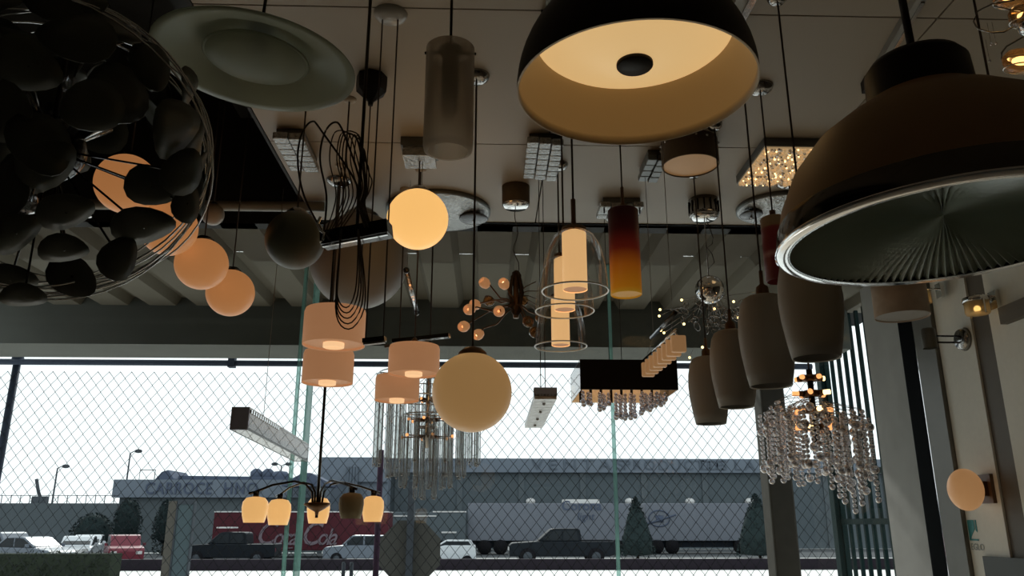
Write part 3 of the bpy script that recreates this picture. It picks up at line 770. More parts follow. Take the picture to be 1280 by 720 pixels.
# ------------------------------------------------------------------ black leaf ball
t, p, s, zc = hang('leaf_ball_lamp', 'big dark ball lamp of black leaves and chrome wire hoops', 62, 186, 1.2)
Rb = 196 * s
zc = ROOF - p.z
random.seed(21)
rot_list = []
for i in range(9):
    vdir = (CAM - p).normalized() + Vector((random.uniform(-.55, .55), random.uniform(-.2, .2), random.uniform(-.55, .55)))
    e = vdir.to_track_quat('Z', 'Y').to_matrix()
    rr = Rb * random.uniform(.93, 1.0)
    pts = [e @ Vector((rr * math.cos(2 * PI * j / 48), rr * math.sin(2 * PI * j / 48), Rb * .01 * math.sin(3 * 2 * PI * j / 48))) for j in range(48)]
    MB().tube(pts, .0016, 5, True).build('wire_hoop', 'chrome', t)
lw, ll = .040, .052
leaf_v, leaf_f = [(0, 0, 0)], []
N = 16
for ring in (1, 2):
    for j in range(N):
        a = 2 * PI * j / N
        f_ = ring / 2
        x_ = ll * f_ * math.cos(a); y_ = lw * f_ * math.sin(a) * (1 - .25 * math.cos(a))
        leaf_v.append((x_, y_, -.004 * f_ * f_ + .004 * math.cos(2 * a) * f_))
for j in range(N):
    j2 = (j + 1) % N
    leaf_f.append((0, 1 + j, 1 + j2)); leaf_f.append((1 + j, 1 + N + j, 1 + N + j2, 1 + j2))
leaf0 = None
n_leaf = 96
for i in range(n_leaf):
    zf = 1 - 2 * (i + .5) / n_leaf
    az = i * PI * (3 - 5 ** .5)
    if zf < -.55 and random.random() < .35: continue
    d = Vector((math.sqrt(1 - zf * zf) * math.cos(az), math.sqrt(1 - zf * zf) * math.sin(az), zf))
    rr = Rb * random.uniform(.72, .97)
    wp = p + d * rr; dv = wp - CAM; ux = 640 + F_PX * dv.dot(_r) / dv.dot(_f); uy = 360 - F_PX * dv.dot(_u) / dv.dot(_f)
    if uy > 245 and ux > -40: continue
    if any((ux - gx_) ** 2 + (uy - gy_) ** 2 < gr_ ** 2 for gx_, gy_, gr_ in ((155, 232, 72), (218, 290, 34), (45, 330, 30), (115, 345, 25), (18, 318, 22))): continue
    q = d.to_track_quat('Z', 'Y') @ Euler((random.uniform(-.6, .6), random.uniform(-.6, .6), random.uniform(0, 6.28))).to_quaternion()
    sc = random.uniform(.8, 1.15)
    if leaf0 is None:
        nv = len(leaf_v); lm_ = MB()
        back_v = [(x_, y_, z_ - .0018) for x_, y_, z_ in leaf_v]
        lm_.v = list(leaf_v) + back_v
        lm_.f = list(leaf_f) + [tuple(i_ + nv for i_ in reversed(f_)) for f_ in leaf_f]; lm_.s = [True] * len(lm_.f)
        for j in range(N):
            j2 = (j + 1) % N; lm_.f.append((1 + N + j, 1 + N + j2, 1 + N + j2 + nv, 1 + N + j + nv)); lm_.s.append(False)
        leaf0 = lm_.build('leaf', 'leaf_black', t)
        lo = leaf0
    else: lo = clone(leaf0, t)
    lo.location = d * rr; lo.rotation_euler = q.to_euler(); lo.scale = (sc, sc, sc)
    if i % 4 == 0:
        MB().cyl(d * .05, d * rr, .0016, seg=5).build('stem', 'black_gloss', t)
for i, (ux, uy, ang_, sc, til) in enumerate(((40, 218, .2, .85, .3), (83, 266, .5, .72, .9), (80, 313, .1, .62, 1.0), (90, 347, -.5, .74, .3), (150, 322, 1.2, .66, .5), (180, 285, .35, .85, 1.05), (190, 234, -.15, .78, .2), (230, 215, 1.3, .75, .6), (20, 292, .7, .7, .8), (12, 352, .2, .75, 1.1), (30, 372, 0, .6, 1.2), (60, 205, .9, .8, .4), (235, 255, 1.4, .6, .8))):
    wp = at_y(ux, uy, 1.2 - math.sqrt(max(.1, 1 - ((ux - 62) ** 2 + (uy - 186) ** 2) / 196 ** 2)) * Rb * (.7 if i % 3 else .2))
    tow = (CAM - wp).normalized()
    q = tow.to_track_quat('Z', 'Y') @ Euler((til * .65, .2 * (-1) ** i, ang_)).to_quaternion()
    lo = clone(leaf0, t, wp - p, q.to_euler(), (sc, sc, sc))
    MB().cyl((0, 0, 0), wp - p, .0018, seg=5).build('stem', 'black_gloss', t)
MB().sphere((0, 0, 0), .055, 20, 12).build('core', 'black_gloss', t)
for i in range(10):
    d = Vector((random.uniform(-1, 1), random.uniform(-1, .4), random.uniform(-1, .3))).normalized() * Rb * random.uniform(.35, .8)
    MB().lathe([(0, -.016), (.009, -.012), (.012, 0), (.009, .012), (0, .016)], 8, d, smooth=False).build('crystal_bud', 'bead_crystal', t)
for i in range(6):
    d = Vector((random.uniform(-1, 1), random.uniform(-1, 1), random.uniform(-.2, 1))).normalized() * Rb * .5
    MB().cyl(d * .4, d, .008, seg=10).build('lamp_holder', 'chrome_dark', t)
cord(t, .05, zc, .005); canopy(t, zc, .06, m='black_satin')

# ------------------------------------------------------------------ row of orange globes behind it
ords = ['first', 'second', 'third', 'last']
for i, (px, py, rp, y) in enumerate(((158, 230, 37.5, 2.62), (211, 285, 35, 2.84), (252, 330, 32.4, 3.06), (288, 366, 29.5, 3.36))):
    globe_lamp('globe_pendant', 'softly lit orange globe, %s in the row receding behind the leaf ball' % ords[i], px, py, rp, y, 'glow_orange', 'orange globes in a receding row', ROOF)
globe_lamp('globe_pendant', 'tiny unlit grey globe in the dark roof bay beside the pipe', 266, 268, 14, 3.25, 'opal_unlit', None, ROOF)
globe_lamp('globe_pendant', 'unlit dark green globe beside the coiled cables', 369, 300, 37, 2.55, 'opal_green', None, CZ, can=False)
globe_lamp('globe_pendant', 'large unlit grey globe hanging behind the coiled cables', 449, 326, 61, 3.52, 'opal_grey', None, CZ, can=False)
# bright lit globe with its crystal canopy
t, p, s, r, zc = globe_lamp('globe_pendant', 'brightly lit amber globe in front of the mosaic ceiling disc', 522, 274, 38.5, 2.9, 'glow_globe', None, CZ, can=False)
MB().span((-.07, -.07, zc - .035), (.07, .07, zc)).build('canopy', 'mount_grey', t)
MB().span((-.062, -.062, zc - .075), (.062, .062, zc - .034)).build('canopy_crystal', 'chrome_mosaic', t)
cord(t, r * 1.05, zc - .05, .0016, x=.012, m='cord_clear')
# big opal globe on the long cord
t, p, s, r, zc = globe_lamp('globe_pendant', 'big dim cream globe hanging on a long cord before the tube chandelier', 590, 490, 50, 2.38, 'glow_big', None, CZ, 'bronze', .0035)

# ------------------------------------------------------------------ glass saucer
t, p, s, zc = hang('saucer_pendant', 'wide frosted green glass saucer pendant with inner bowl', 319, 82, 1.6)
t.rotation_euler = (R(2), R(3.5), 0)
Rs = .222
MB().lathe([(0, .085), (.05, .08), (.10, .055), (.15, .022), (.20, .004), (Rs, 0), (Rs, .004), (.20, .010), (.15, .030), (.10, .064), (.05, .09), (0, .094)], 64).build('saucer', 'frosted_green', t)
MB().lathe([(.112, .018), (.108, .012), (.09, .004), (.05, -.004), (0, -.006)], 48).build('inner_bowl', 'frosted_green', t)
MB().lathe([(.108, .018), (.113, .021), (.117, .018), (.113, .014), (.108, .018)], 48).build('bowl_rim', 'frosted_green', t)
MB().cyl((0, 0, .02), (0, 0, .06), .02, seg=16).build('bulb_holder', 'chrome_dark', t)
MB().lathe([(0, .085), (.03, .088), (.022, .115), (.008, .13), (0, .13)], 24).build('cap', 'black_satin', t)
cord(t, .12, zc - .01, .004); canopy(t, zc - .008, .05)

# ------------------------------------------------------------------ frosted cylinder
t, p, s, zc = hang('cylinder_pendant', 'frosted glass cylinder pendant with a dark socket showing through', 560, 190, 1.72)
hgt = at_y(565, 62, 1.72).z - p.z
rc = 31.5 * s
MB().lathe([(rc * .8, 0), (rc * .96, .004), (rc, .016), (rc, hgt), (rc - .003, hgt), (rc - .003, .016), (rc * .9, .006), (rc * .8, .003)], 48).build('glass_shade', 'frosted_glass', t)
MB().cyl((0, 0, hgt * .52), (0, 0, hgt * .99), .02, seg=20).build('socket', 'black_satin', t)
MB().lathe([(0, hgt * 1.05), (.012, hgt * 1.04), (.03, hgt * 1.0), (.03, hgt * .98), (0, hgt * .98)], 24).build('cap', 'black_satin', t)
for sx in (-1, 1): MB().cyl((sx * rc * .4, 0, hgt * .97), (sx * rc * 1.06, 0, hgt * .96), .0035, seg=8).build('screw', 'black_satin', t)
MB().sphere((0, 0, hgt * .42), .022, 14, 8, (1, 1, 1.3)).build('bulb', 'opal_unlit', t)
cord(t, hgt, zc, .0035); canopy(t, zc, .05)

# ------------------------------------------------------------------ coiled cable fixture
t, p, s, zc = hang('cable_bar_pendant', 'black hanging bar with looped spare cables above and below', 432, 286, 1.82, cat='light fixture')
wl = 34 * s
MB().box((.02, .04, .0), (2.6 * wl, .05, .034), Euler((0, R(-8), R(-10))).to_matrix()).build('bar', 'black_gloss', t)
MB().box((.02, .022, -.021), (2.5 * wl, .008, .005), Euler((0, R(-8), R(-10))).to_matrix()).build('chrome_strip', 'chrome', t)
MB().tube([(-.062, 0, .03), (-.068, 0, .01), (-.06, 0, -.005), (-.05, 0, -.012), (-.052, 0, -.03), (-.06, 0, -.035)], .0035, 6).build('hook', 'chrome', t)
def smooth_path(pts, n=6):
    pts = [Vector(q) for q in pts]; out = []
    for i in range(len(pts) - 1):
        p0, p1, p2, p3 = pts[max(i - 1, 0)], pts[i], pts[i + 1], pts[min(i + 2, len(pts) - 1)]
        for k in range(n):
            u = k / n
            out.append(.5 * ((2 * p1) + (p2 - p0) * u + (2 * p0 - 5 * p1 + 4 * p2 - p3) * u * u + (3 * p1 - p0 - 3 * p2 + p3) * u ** 3))
    return out + [pts[-1]]
for i, (lx, tp) in enumerate(((372, 152), (400, 153), (412, 164), (421, 168), (424, 165), (428, 172), (433, 182), (438, 200), (443, 215))):
    yy = 1.82 + .006 * i
    out = [(402 + 3 * i, 288), (lx + 8, 245), (lx, 200), (lx + 5, 168), (lx + 18, tp), (lx + 30 - i, tp + 12), ((lx + 60 + 447 * 3) / 4, 225 + 2 * i), (448 + i, 255), (456 + i % 3 * 4, 284)]
    MB().tube(smooth_path([at_y(u, v, yy) - p for u, v in out]), .0027 if i < 2 else .0017, 5).build('cable_loop', 'cord_dark', t)
low = at_y(430, 412, 1.82).z - p.z
for i in range(5):
    w_ = .018 + .008 * i; zb = low * (.80 + .05 * i)
    pts = [(-.005 - w_ * .2, i * .003, 0), (-.012, i * .003, zb * .4), (-.012 - w_ * .1, i * .003, zb * .8), (.0, i * .003, zb * .97), (.014 + w_ * .3, i * .003, zb), (.02 + w_ * .75, i * .003, zb * .8), (.025 + w_ * .5, i * .003, zb * .45), (.03, i * .003, 0)]
    q = []
    for j in range(len(pts) - 1):
        for u in (0, .33, .66): q.append(Vector(pts[j]).lerp(Vector(pts[j + 1]), u))
    q.append(Vector(pts[-1]))
    for _ in range(2): q = [q[0]] + [(q[k - 1] + q[k] * 2 + q[k + 1]) / 4 for k in range(1, len(q) - 1)] + [q[-1]]
    MB().tube(q, .0018, 5).build('cable_loop', 'cord_dark', t)
cord(t, .0, zc, .0045, x=.022, y=.03, name='thick_cord'); canopy(t, zc, .05, m='black_satin', x=.022, y=.03)

# ------------------------------------------------------------------ drum shades
def drum(label, px, pyb, wpx, hpx, y, bar=False, zoff=0):
    t, p, s, zc = hang('drum_pendant', label, px, pyb, y, 'peach drum pendants')
    r = wpx * s / 2; h = hpx * s
    MB().lathe([(r - .003, .002), (r, 0), (r, h * .9), (r * .96, h), (r * .5, h * 1.02), (.01, h * 1.02)], 48).build('shade', 'glow_drum', t)
    MB().lathe([(r - .003, .008), (r * .34, .008)], 40).build('diffuser', 'glow_drum', t)
    MB().lathe([(r * .34, .03), (r * .34, -.006), (r * .30, -.008), (r * .30, .03), (0, .03)], 28).build('glass_cup', 'glow_drum_inner', t)
    MB().lathe([(.02, h), (.02, h * 1.12), (.006, h * 1.3), (0, h * 1.3)], 16).build('cap', 'bronze', t)
    cord(t, h * 1.1, zc, .003); canopy(t, zc, .025, .012, 'panel_white')
    return t, p, s, r, h
drum('peach drum pendant hanging just below the cable loops', 417, 432, 77, 46, 2.55)
drum('peach drum pendant directly under the higher drum by the glass joint', 409, 479, 63, 40, 3.1)
t, p, s, r, h = drum('peach drum pendant hanging in front of the black bar', 517, 468, 64, 36, 3.13)
MB().box((.02, .06, h + .045), (.24, .03, .016), Euler((0, R(-3), R(-14))).to_matrix()).build('bar', 'black_gloss', t)
MB().box((-.08, .08, h + .02), (.10, .02, .012), Euler((0, R(-3), R(-14))).to_matrix()).build('bar_base', 'mount_grey', t)
drum('smaller peach drum pendant in front of the hanging glass tubes', 496, 501, 55, 31, 3.34)
# the two cords and cone canopy beside them carry a slim bar light
t, p, s, zc = hang('bar_pendant', 'slim dark bar light on two long cords beside the peach drums', 468, 425, 2.05)
MB().box((0, 0, 0), (.06, .02, .012), Euler((0, R(-4), R(-12))).to_matrix()).build('bar', 'black_gloss', t)
MB().box((0, 0, -.008), (.056, .014, .006), Euler((0, R(-4), R(-12))).to_matrix()).build('diffuser', 'opal_unlit', t)
for xx in (-.023, .022): cord(t, 0, zc, .0022, x=xx)
canopy(t, zc, .05, .02, 'opal_unlit')
t, p, s, zc = hang('cone_canopy', 'black cone shaped ceiling rose with a thin cord hanging down', 463, 132, 2.4, cat='ceiling rose')
MB().lathe([(0, 0), (.008, 0), (.010, .014), (.030, .034), (.050, .052), (.052, .075), (.052, zc), (0, zc)], 8, smooth=False).build('cone', 'black_satin', t)
cord(t, -.62, .01, .0022)

# ------------------------------------------------------------------ horizontal glass tube light
a = at_y(508, 338, 3.22); b = at_y(521, 391, 3.72)
t = thing('glass_tube_light', 'thin clear glass tube light with tiny bulbs hanging level', 'pendant lamp', a)
d = b - a
MB().cyl((0, 0, 0), d, .011, seg=14).build('glass_tube', 'tube_glass', t)
for f_ in (0, 1): MB().cyl(d * f_ - d.normalized() * .006, d * f_ + d.normalized() * .006, .013, seg=14).build('end_cap', 'black_gloss', t)
for i in range(5): MB().sphere(d * (.15 + .17 * i), .005, 8, 6).build('bulb', 'bulb_warm' if i % 2 else 'chrome', t)
for f_ in (.05, .95): MB().cyl(d * f_, Vector((d.x * f_, d.y * f_, CZ - a.z)), .001, seg=5).build('cord', 'cord_clear', t)

# ------------------------------------------------------------------ blossom branch chandelier
t, p, s, zc = hang('blossom_chandelier', 'branching bronze chandelier of small glowing glass blossoms', 645, 375, 3.3, cat='chandelier')
random.seed(17)
for k in range(9):                               # bundle of coiled wire
    wd = .028 - .0012 * k
    pts = [(wd * math.cos(a) * (1 if k % 2 else -1) + random.uniform(-.006, .006), .01 * math.sin(2 * a + k), .03 + .098 * math.sin(a)) for a in [2 * PI * j / 20 for j in range(20)]]
    MB().tube(pts, .004, 5, True).build('wire_coil', 'cord_dark', t)
MB().cyl((0, 0, -.08), (0, 0, .12), .012, seg=12).build('stem', 'bronze', t)
bl = [(606, 354, 0), (630, 355, -.04), (594, 381, .05), (587, 387, -.05), (624, 389, -.1), (580, 408, -.02), (598, 418, .06), (611, 376, .1), (653, 377, .08), (668, 415, 0), (676, 398, .12), (660, 402, -.08)]
for i, (bx, by, dy) in enumerate(bl):
    q = at_y(bx, by, 3.3 + dy) - p
    mid = q * .5 + Vector((0, 0, -.03 + .02 * (i % 3)))
    MB().tube([(0, 0, -.02), mid * .6, mid, q * .85 + Vector((0, 0, .005)), q], .0035, 6).build('branch', 'bronze', t)
    lit = i < 7
    dd = q.normalized(); rot_ = Vector((0, 0, 1)).rotation_difference((dd + Vector((0, -.8, .1))).normalized()).to_matrix()
    bs = MB().lathe([(.004, -.026), (.016, -.020), (.0235, -.004), (.023, .010), (.017, .022), (.0155, .022), (.021, .008), (.0215, -.004), (.014, -.018)], 18, q, rot_).build('blossom', 'glow_blossom' if lit else 'amber_bulb_glass', t)
    if lit: MB().sphere(q + rot_ @ Vector((0, 0, .008)), .0055, 8, 6).build('bulb', 'bulb_hot' if i in (0, 1, 6) else 'bulb_warm', t)
for k in range(5):
    q = at_y(670 + 3 * k, 352 + 12 * k, 3.3 + .06 * k) - p
    MB().tube([(0, 0, .02), q * .5 + Vector((0, 0, .02)), q], .0022, 5).build('twig', 'bronze', t)
zc2 = zc
pts = [(0, 0, .11)]
for j in range(1, 14): pts.append((.016 * math.sin(j * 1.1) * (1 - j / 16), .01 * math.cos(j), .11 + (zc - .16) * j / 13))
MB().tube(pts, .002, 5).build('cord', 'cord_dark', t)
MB().lathe([(0, zc - .085), (.058, zc - .085), (.062, zc - .08), (.062, zc), (0, zc)], 36).build('canopy', 'brown_fabric', t)
MB().lathe([(0, zc - .102), (.05, zc - .10), (.06, zc - .09), (.06, zc - .085), (0, zc - .085)], 36).build('canopy_base', 'chrome', t)

# ------------------------------------------------------------------ three glass bells with lit inner cylinders
for i, (px, py, wp, y, ipx, it, ib, iw) in enumerate(((719, 364, 83, 2.38, 714, 284, 361, 31), (706, 389, 73, 2.72, 707, 335, 388, 26), (701, 433, 65, 3.06, 700, 386, 434, 23))):
    t, p, s, zc = hang('glass_bell_pendant', ['nearest lit cylinder in a clear glass bell under the black dome', 'middle lit cylinder in a clear glass bell, squeezed between two others', 'lowest lit cylinder in a clear glass bell near the beam'][i], px, py, y, 'glass bell pendants in a row')
    t['label'] = ['lit cylinder in a clear glass bell, highest of the three', 'lit cylinder in a clear glass bell, middle of the three', 'lit cylinder in a clear glass bell, lowest of the three'][i]
    r = wp * s / 2; h = 86 * 2.38 / 1000 * 1.0
    MB().lathe([(r, 0), (r * .985, h * .2), (r * .93, h * .45), (r * .80, h * .72), (r * .60, h * .90), (r * .36, h * .985), (r * .2, h)], 56).build('glass_bell', 'bell_glass', t)
    MB().tube([(r * math.cos(2 * PI * j / 48), r * math.sin(2 * PI * j / 48), 0) for j in range(48)], .0027, 6, True).build('bell_rim', 'glass_rim', t)
    ri = iw * s / 2 ; hi = (ib - it) * s * 1.02 if i != 1 else h * .9
    zb_ = .004
    MB().lathe([(ri * .97, zb_), (ri, zb_), (ri, h * .93), (ri * .6, h * .97), (0, h * .97)], 36).build('inner_cylinder', 'glow_tube', t)
    MB().lathe([(0, zb_ + .003), (ri * .97, zb_ + .003)], 30).build('cylinder_end', 'glow_drum', t)
    MB().lathe([(ri * 1.1, h * .96), (ri * 1.0, h * 1.02), (.008, h * 1.06), (.008, h * 1.5 if i == 0 else h * 1.2), (0, h * 1.5 if i == 0 else h * 1.2)], 20).build('cap', 'bronze', t)
    cord(t, h, zc, .0035); canopy(t, zc, .045)

# ------------------------------------------------------------------ amber tube
t, p, s, zc = hang('amber_tube_pendant', 'glass tube pendant fading from dark red to amber orange', 783, 369, 2.6)
h = at_y(782, 264, 2.6).z - p.z; r = 19.5 * s
MB().lathe([(r * .96, .0), (r, .002), (r, h), (r * .9, h + .004), (.01, h + .006), (0, h + .006)], 40).build('glass_tube', 'amber_glass', t)
MB().lathe([(0, .004), (r * .96, .004)], 40).build('tube_end', 'amber_glass', t)
MB().lathe([(.014, h), (.012, h + .02), (.006, h + .03), (.006, h + .09), (0, h + .09)], 16).build('cap', 'bronze', t)
cord(t, h, zc, .0028); canopy(t, zc, .045)
t, p, s, zc = hang('red_tube_pendant', 'banded dark red glass tube pendant behind the industrial dome', 974, 352, 2.42)
h = at_y(972, 274, 2.42).z - p.z; r = 16 * s
MB().lathe([(r * .9, 0), (r, .004), (r, h), (r * .9, h + .004), (0, h + .006)], 40).build('glass_tube', 'banded_red_glass', t)
MB().cyl((0, 0, h), (0, 0, h + .03), .01, seg=12).build('cap', 'bronze', t)
cord(t, h, zc, .003); canopy(t, zc, .045)

# ------------------------------------------------------------------ rectangular crystal chandelier
yb = 3.45
t, p, s, zc = hang('rectangular_chandelier', 'black rectangular box chandelier with hanging crystal drops', 787, 487, yb, cat='chandelier')
wx = 61.5 * s; dyb = .40; hb_ = 37 * s
def panel(x0, x1, y0_, y1_, m, nm): MB().span((x0, y0_, 0), (x1, y1_, hb_)).build(nm, m, t)
panel(-wx, wx, 0, .006, 'black_satin', 'front_panel'); panel(-wx, wx, dyb - .006, dyb, 'black_satin', 'back_panel')
panel(-wx, -wx + .004, .006, dyb - .006, 'tube_glass', 'side_panel'); panel(wx - .004, wx, .006, dyb - .006, 'black_gloss', 'side_panel')
MB().span((-wx, 0, hb_), (wx, dyb, hb_ + .004)).build('top_plate', 'black_satin', t)
MB().span((-wx + .01, .01, hb_ - .03), (wx - .01, dyb - .01, hb_ - .02)).build('lamp_plate', 'chrome', t)
random.seed(31)
for i in range(6):
    for j in range(2):
        MB().cyl((-wx * .8 + i * wx * .32, dyb * (.3 + .4 * j), hb_ - .075), (-wx * .8 + i * wx * .32, dyb * (.3 + .4 * j), hb_ - .03), .012, seg=10).build('bulb', 'bulb_warm', t)
fr = MB()
for i in range(9): MB().span((-wx * .92 + i * wx * .23 - .017, dyb - .045, -.004), (-wx * .92 + i * wx * .23 + .017, dyb - .03, .075)).build('amber_slip', 'glow_crystal', t)
drop = None
def strand(x_, y_, n):
    global drop
    m = MB(); z = .012
    for k in range(n):
        r_ = .0085 if k < n - 1 else .0125
        m.sphere((0, 0, z - r_), r_, 8, 6, (1, 1, 1.1 if k < n - 1 else 1.25)); z -= 2 * r_ * 1.02
    o = m.build('crystal_strand', 'drop_crystal', t); o.location = (x_, y_, 0); return o
base = {}
for (u0_, u1_, v0_, n0_, n1_, cnt) in ((-.90, -.70, .10, 3, 3, 4), (-.52, -.32, .14, 4, 3, 5), (-.16, .26, .16, 6, 6, 9), (.36, .92, .12, 5, 2, 12)):
    for i in range(cnt):
        f_ = i / max(1, cnt - 1)
        n = int(round(n0_ + (n1_ - n0_) * f_)); u = wx * (u0_ + (u1_ - u0_) * f_); v = v0_ + (.07 if i % 2 else 0) + .02 * (i % 3)
        if n in base: clone(base[n], t, (u, v, 0))
        else: base[n] = strand(u, v, n)
for xx in (-wx * .25, wx * .02): cord(t, hb_, zc, .0016, x=xx, y=dyb * .5)
canopy(t, zc, .05, y=min(dyb * .5, Y_EDGE - yb - .05))

# ------------------------------------------------------------------ stepped bar of little shades
a = at_y(848, 430, 2.72); b = at_y(810, 462, 3.28)
t = thing('stepped_bar_light', 'level bar light with a row of small peach glass shades', 'pendant lamp', a)
d = b - a
n = 8
sh0 = None
for i in range(n):
    q = d * (i / (n - 1))
    if sh0 is None:
        sh0 = MB().prism([(-.026, -.030), (.026, -.030), (.026, .030), (-.026, .030)], -.012, .012).build('shade', 'glow_stair', t, bevel=.005)
    else: clone(sh0, t, q)
    MB().cyl(q + Vector((0, 0, .028)), q + Vector((-.012, 0, .045)), .004, seg=6).build('shade_arm', 'chrome', t)
MB().tube([Vector((-.012, -.03, .045)), d + Vector((-.012, .03, .045))], .005, 6).build('rail', 'chrome', t)
u0 = at_y(844, 391, 2.68) - a; u1 = at_y(814, 422, 3.12) - a
MB().tube([u0, u1], .008, 6).build('mounting_bar', 'black_gloss', t)
for f_ in (.1, .9):
    q = u0.lerp(u1, f_); MB().cyl(q, (q.x, q.y, CZ - a.z), .0012, seg=5).build('cord', 'cord_clear', t)
    q2 = d * f_ + Vector((-.012, 0, .045)); MB().cyl(q2, (q.x, q.y, q.z), .0012, seg=5).build('link_wire', 'cord_clear', t)

# ------------------------------------------------------------------ sparkling wire chandelier with chrome ball
t, p, s, zc = hang('sparkle_chandelier', 'chrome ball chandelier with a wide spray of wires and tiny lights', 887, 362, 3.42, cat='chandelier')
MB().sphere((0, 0, 0), 18 * s, 28, 18).build('chrome_ball', 'chrome', t)
cord(t, .05, zc, .003, m='chrome_dark')
random.seed(41)
pts_l = [(825, 387), (824, 395), (852, 375), (893, 386), (923, 397), (826, 413), (830, 416), (878, 434), (862, 447), (951, 364), (917, 377), (855, 405)]
for i, (bx, by) in enumerate(pts_l):
    q = at_y(bx, by, 3.42 + random.uniform(-.12, .12)) - p
    mid = q * .5 + Vector((0, 0, -.05 + random.uniform(0, .05)))
    MB().tube([Vector((0, 0, -.03)), mid * .55 + Vector((0, 0, -.02)), mid, q], .0012, 5).build('wire', 'chrome_dark', t)
    MB().sphere(q, .0058, 8, 6).build('bulb', 'bulb_hot', t)
for i in range(34):
    a_ = random.uniform(0, 2 * PI); rr = .17 * math.sqrt(random.random()); 
    q = Vector((rr * math.cos(a_) - .01, rr * .7 * math.sin(a_), random.uniform(-.17, -.08) - .1 * (.17 - rr)))
    MB().tube([Vector((0, 0, -.05)), q * .5 + Vector((0, 0, .02)), q], .0009, 4).build('wire', 'chrome_dark', t)
    e = Euler((random.uniform(0, PI), random.uniform(0, PI), 0)).to_matrix(); rw = random.uniform(.012, .024)
    MB().tube([q + e @ Vector((rw * math.cos(2 * PI * j / 14), rw * math.sin(2 * PI * j / 14), 0)) for j in range(14)], .0022, 5, True).build('crystal_ring', 'chrome_dark', t)
MB().lathe([(0, zc - .085), (.065, zc - .085), (.067, zc - .08), (.067, zc), (0, zc)], 36).build('canopy', 'chrome_dark', t)
for i in range(14):
    a_ = 2 * PI * i / 14; MB().box((.068 * math.cos(a_), .068 * math.sin(a_), zc - .043), (.006, .006, .055)).build('canopy_rib', 'black_satin', t)
MB().lathe([(0, zc - .105), (.05, zc - .10), (.062, zc - .09), (.062, zc - .085), (0, zc - .085)], 36).build('canopy_base', 'chrome', t)
pts = [(.004, -.01, zc - .1), (.02, -.01, zc - .15), (.03, -.01, zc - .19), (.025, -.01, zc - .22), (.0, -.01, zc - .24), (.02, -.01, zc - .27), (.028, -.01, zc - .31), (.0, 0, zc - .34)]
MB().tube(pts, .002, 5).build('spare_cable', 'cord_dark', t)

# ------------------------------------------------------------------ barrel glass pendants
nm = ['smallest looking grey barrel glass pendant, farthest along the row', 'grey barrel glass pendant, second along the row from the window', 'grey barrel glass pendant, third along the row from the window', 'grey barrel glass pendant hanging under the industrial dome']
nm[0] = 'grey barrel glass pendant at the window end of the row'
for i, (px, pb, wp, y) in enumerate(((889, 530, 50, 3.12), (921, 509, 58, 2.69), (964, 483, 70, 2.23), (1021, 448, 81, 1.93))):
    t, p, s, zc = hang('barrel_pendant', nm[i], px, pb, y, 'grey barrel pendants in a row')
    if y > Y_EDGE: zc = DZ - p.z
    r = .0785; h = .263; kk = h / .335
    MB().lathe([(r * .70, .003), (r * .74, 0), (r * .84, .05 * kk), (r * .96, .13 * kk), (r, .19 * kk), (r * .97, .25 * kk), (r * .86, .305 * kk), (r * .74, h - .006), (r * .6, h), (r * .2, h + .002), (0, h + .002)], 48).build('glass_shade', 'barrel_glass', t)
    MB().lathe([(r * .70, .003), (r * .80, .05 * kk), (r * .92, .13 * kk), (r * .95, .19 * kk), (r * .92, .25 * kk), (r * .8, .30 * kk)], 40).build('inner_face', 'barrel_glass', t)
    MB().lathe([(.02, h), (.018, h + .03), (.006, h + .04), (.006, h + .08), (0, h + .08)], 16).build('cap', 'bronze', t)
    MB().sphere((0, 0, h * .6), .025, 12, 8, (1, 1, 1.3)).build('bulb', 'opal_unlit', t)
    cord(t, h, zc, .003); canopy(t, zc, .03)

# ------------------------------------------------------------------ bead chandelier
t, p, s, zc = hang('bead_chandelier', 'chandelier of clear bead strands around small amber tube bulbs', 1020, 545, 3.2, cat='chandelier')
random.seed(51)
def zpx(py): return at_y(1020, py, 3.2).z - p.z
MB().cyl((0, 0, zpx(560)), (0, 0, zpx(462)), .012, seg=12).build('stem', 'black_satin', t)
for k, zz in enumerate((473, 492, 513, 534)):
    z = zpx(zz)
    MB().cyl((0, 0, z - .012), (0, 0, z + .012), .03, seg=16).build('bulb_hub', 'bronze', t)
    for j in range(5):
        a = 2 * PI * j / 5 + k * .5
        d = Vector((math.cos(a), math.sin(a), 0))
        L = .075 if k else .06
        MB().cyl(d * .03 + Vector((0, 0, z)), d * (.05) + Vector((0, 0, z)), .012, seg=10).build('bulb_base', 'bronze', t)
        MB().cyl(d * .05 + Vector((0, 0, z)), d * L + Vector((0, 0, z)), .010, seg=10).build('bulb', 'bulb_hot' if (j + k) % 5 == 0 else 'bulb_warm', t)
strands = {}
def bead_strand(kind):
    m = MB(); z = 0; random.seed(60 + kind)
    n = [11, 13, 14, 8][kind]
    for k in range(n):
        r_ = .0088
        if (k + kind) % 7 == 3: r_ = .018
        elif random.random() < .25: r_ = .012
        m.sphere((0, 0, z - r_), r_, 8, 6); z -= 2 * r_ + .001
    o = m.build('bead_strand', 'bead_crystal', t); return o
tops = []
for k in range(46):
    a = k * 2.399963; rr = .06 + .155 * math.sqrt((k + .5) / 46)
    dx, dy = rr * math.cos(a), rr * math.sin(a)
    tops.append((dx, dy, zpx(488 + 46 * rr / .215 * (random.random() * .6 + .4) * (.5 if dx < 0 else 1.0) + 16 * random.random())))
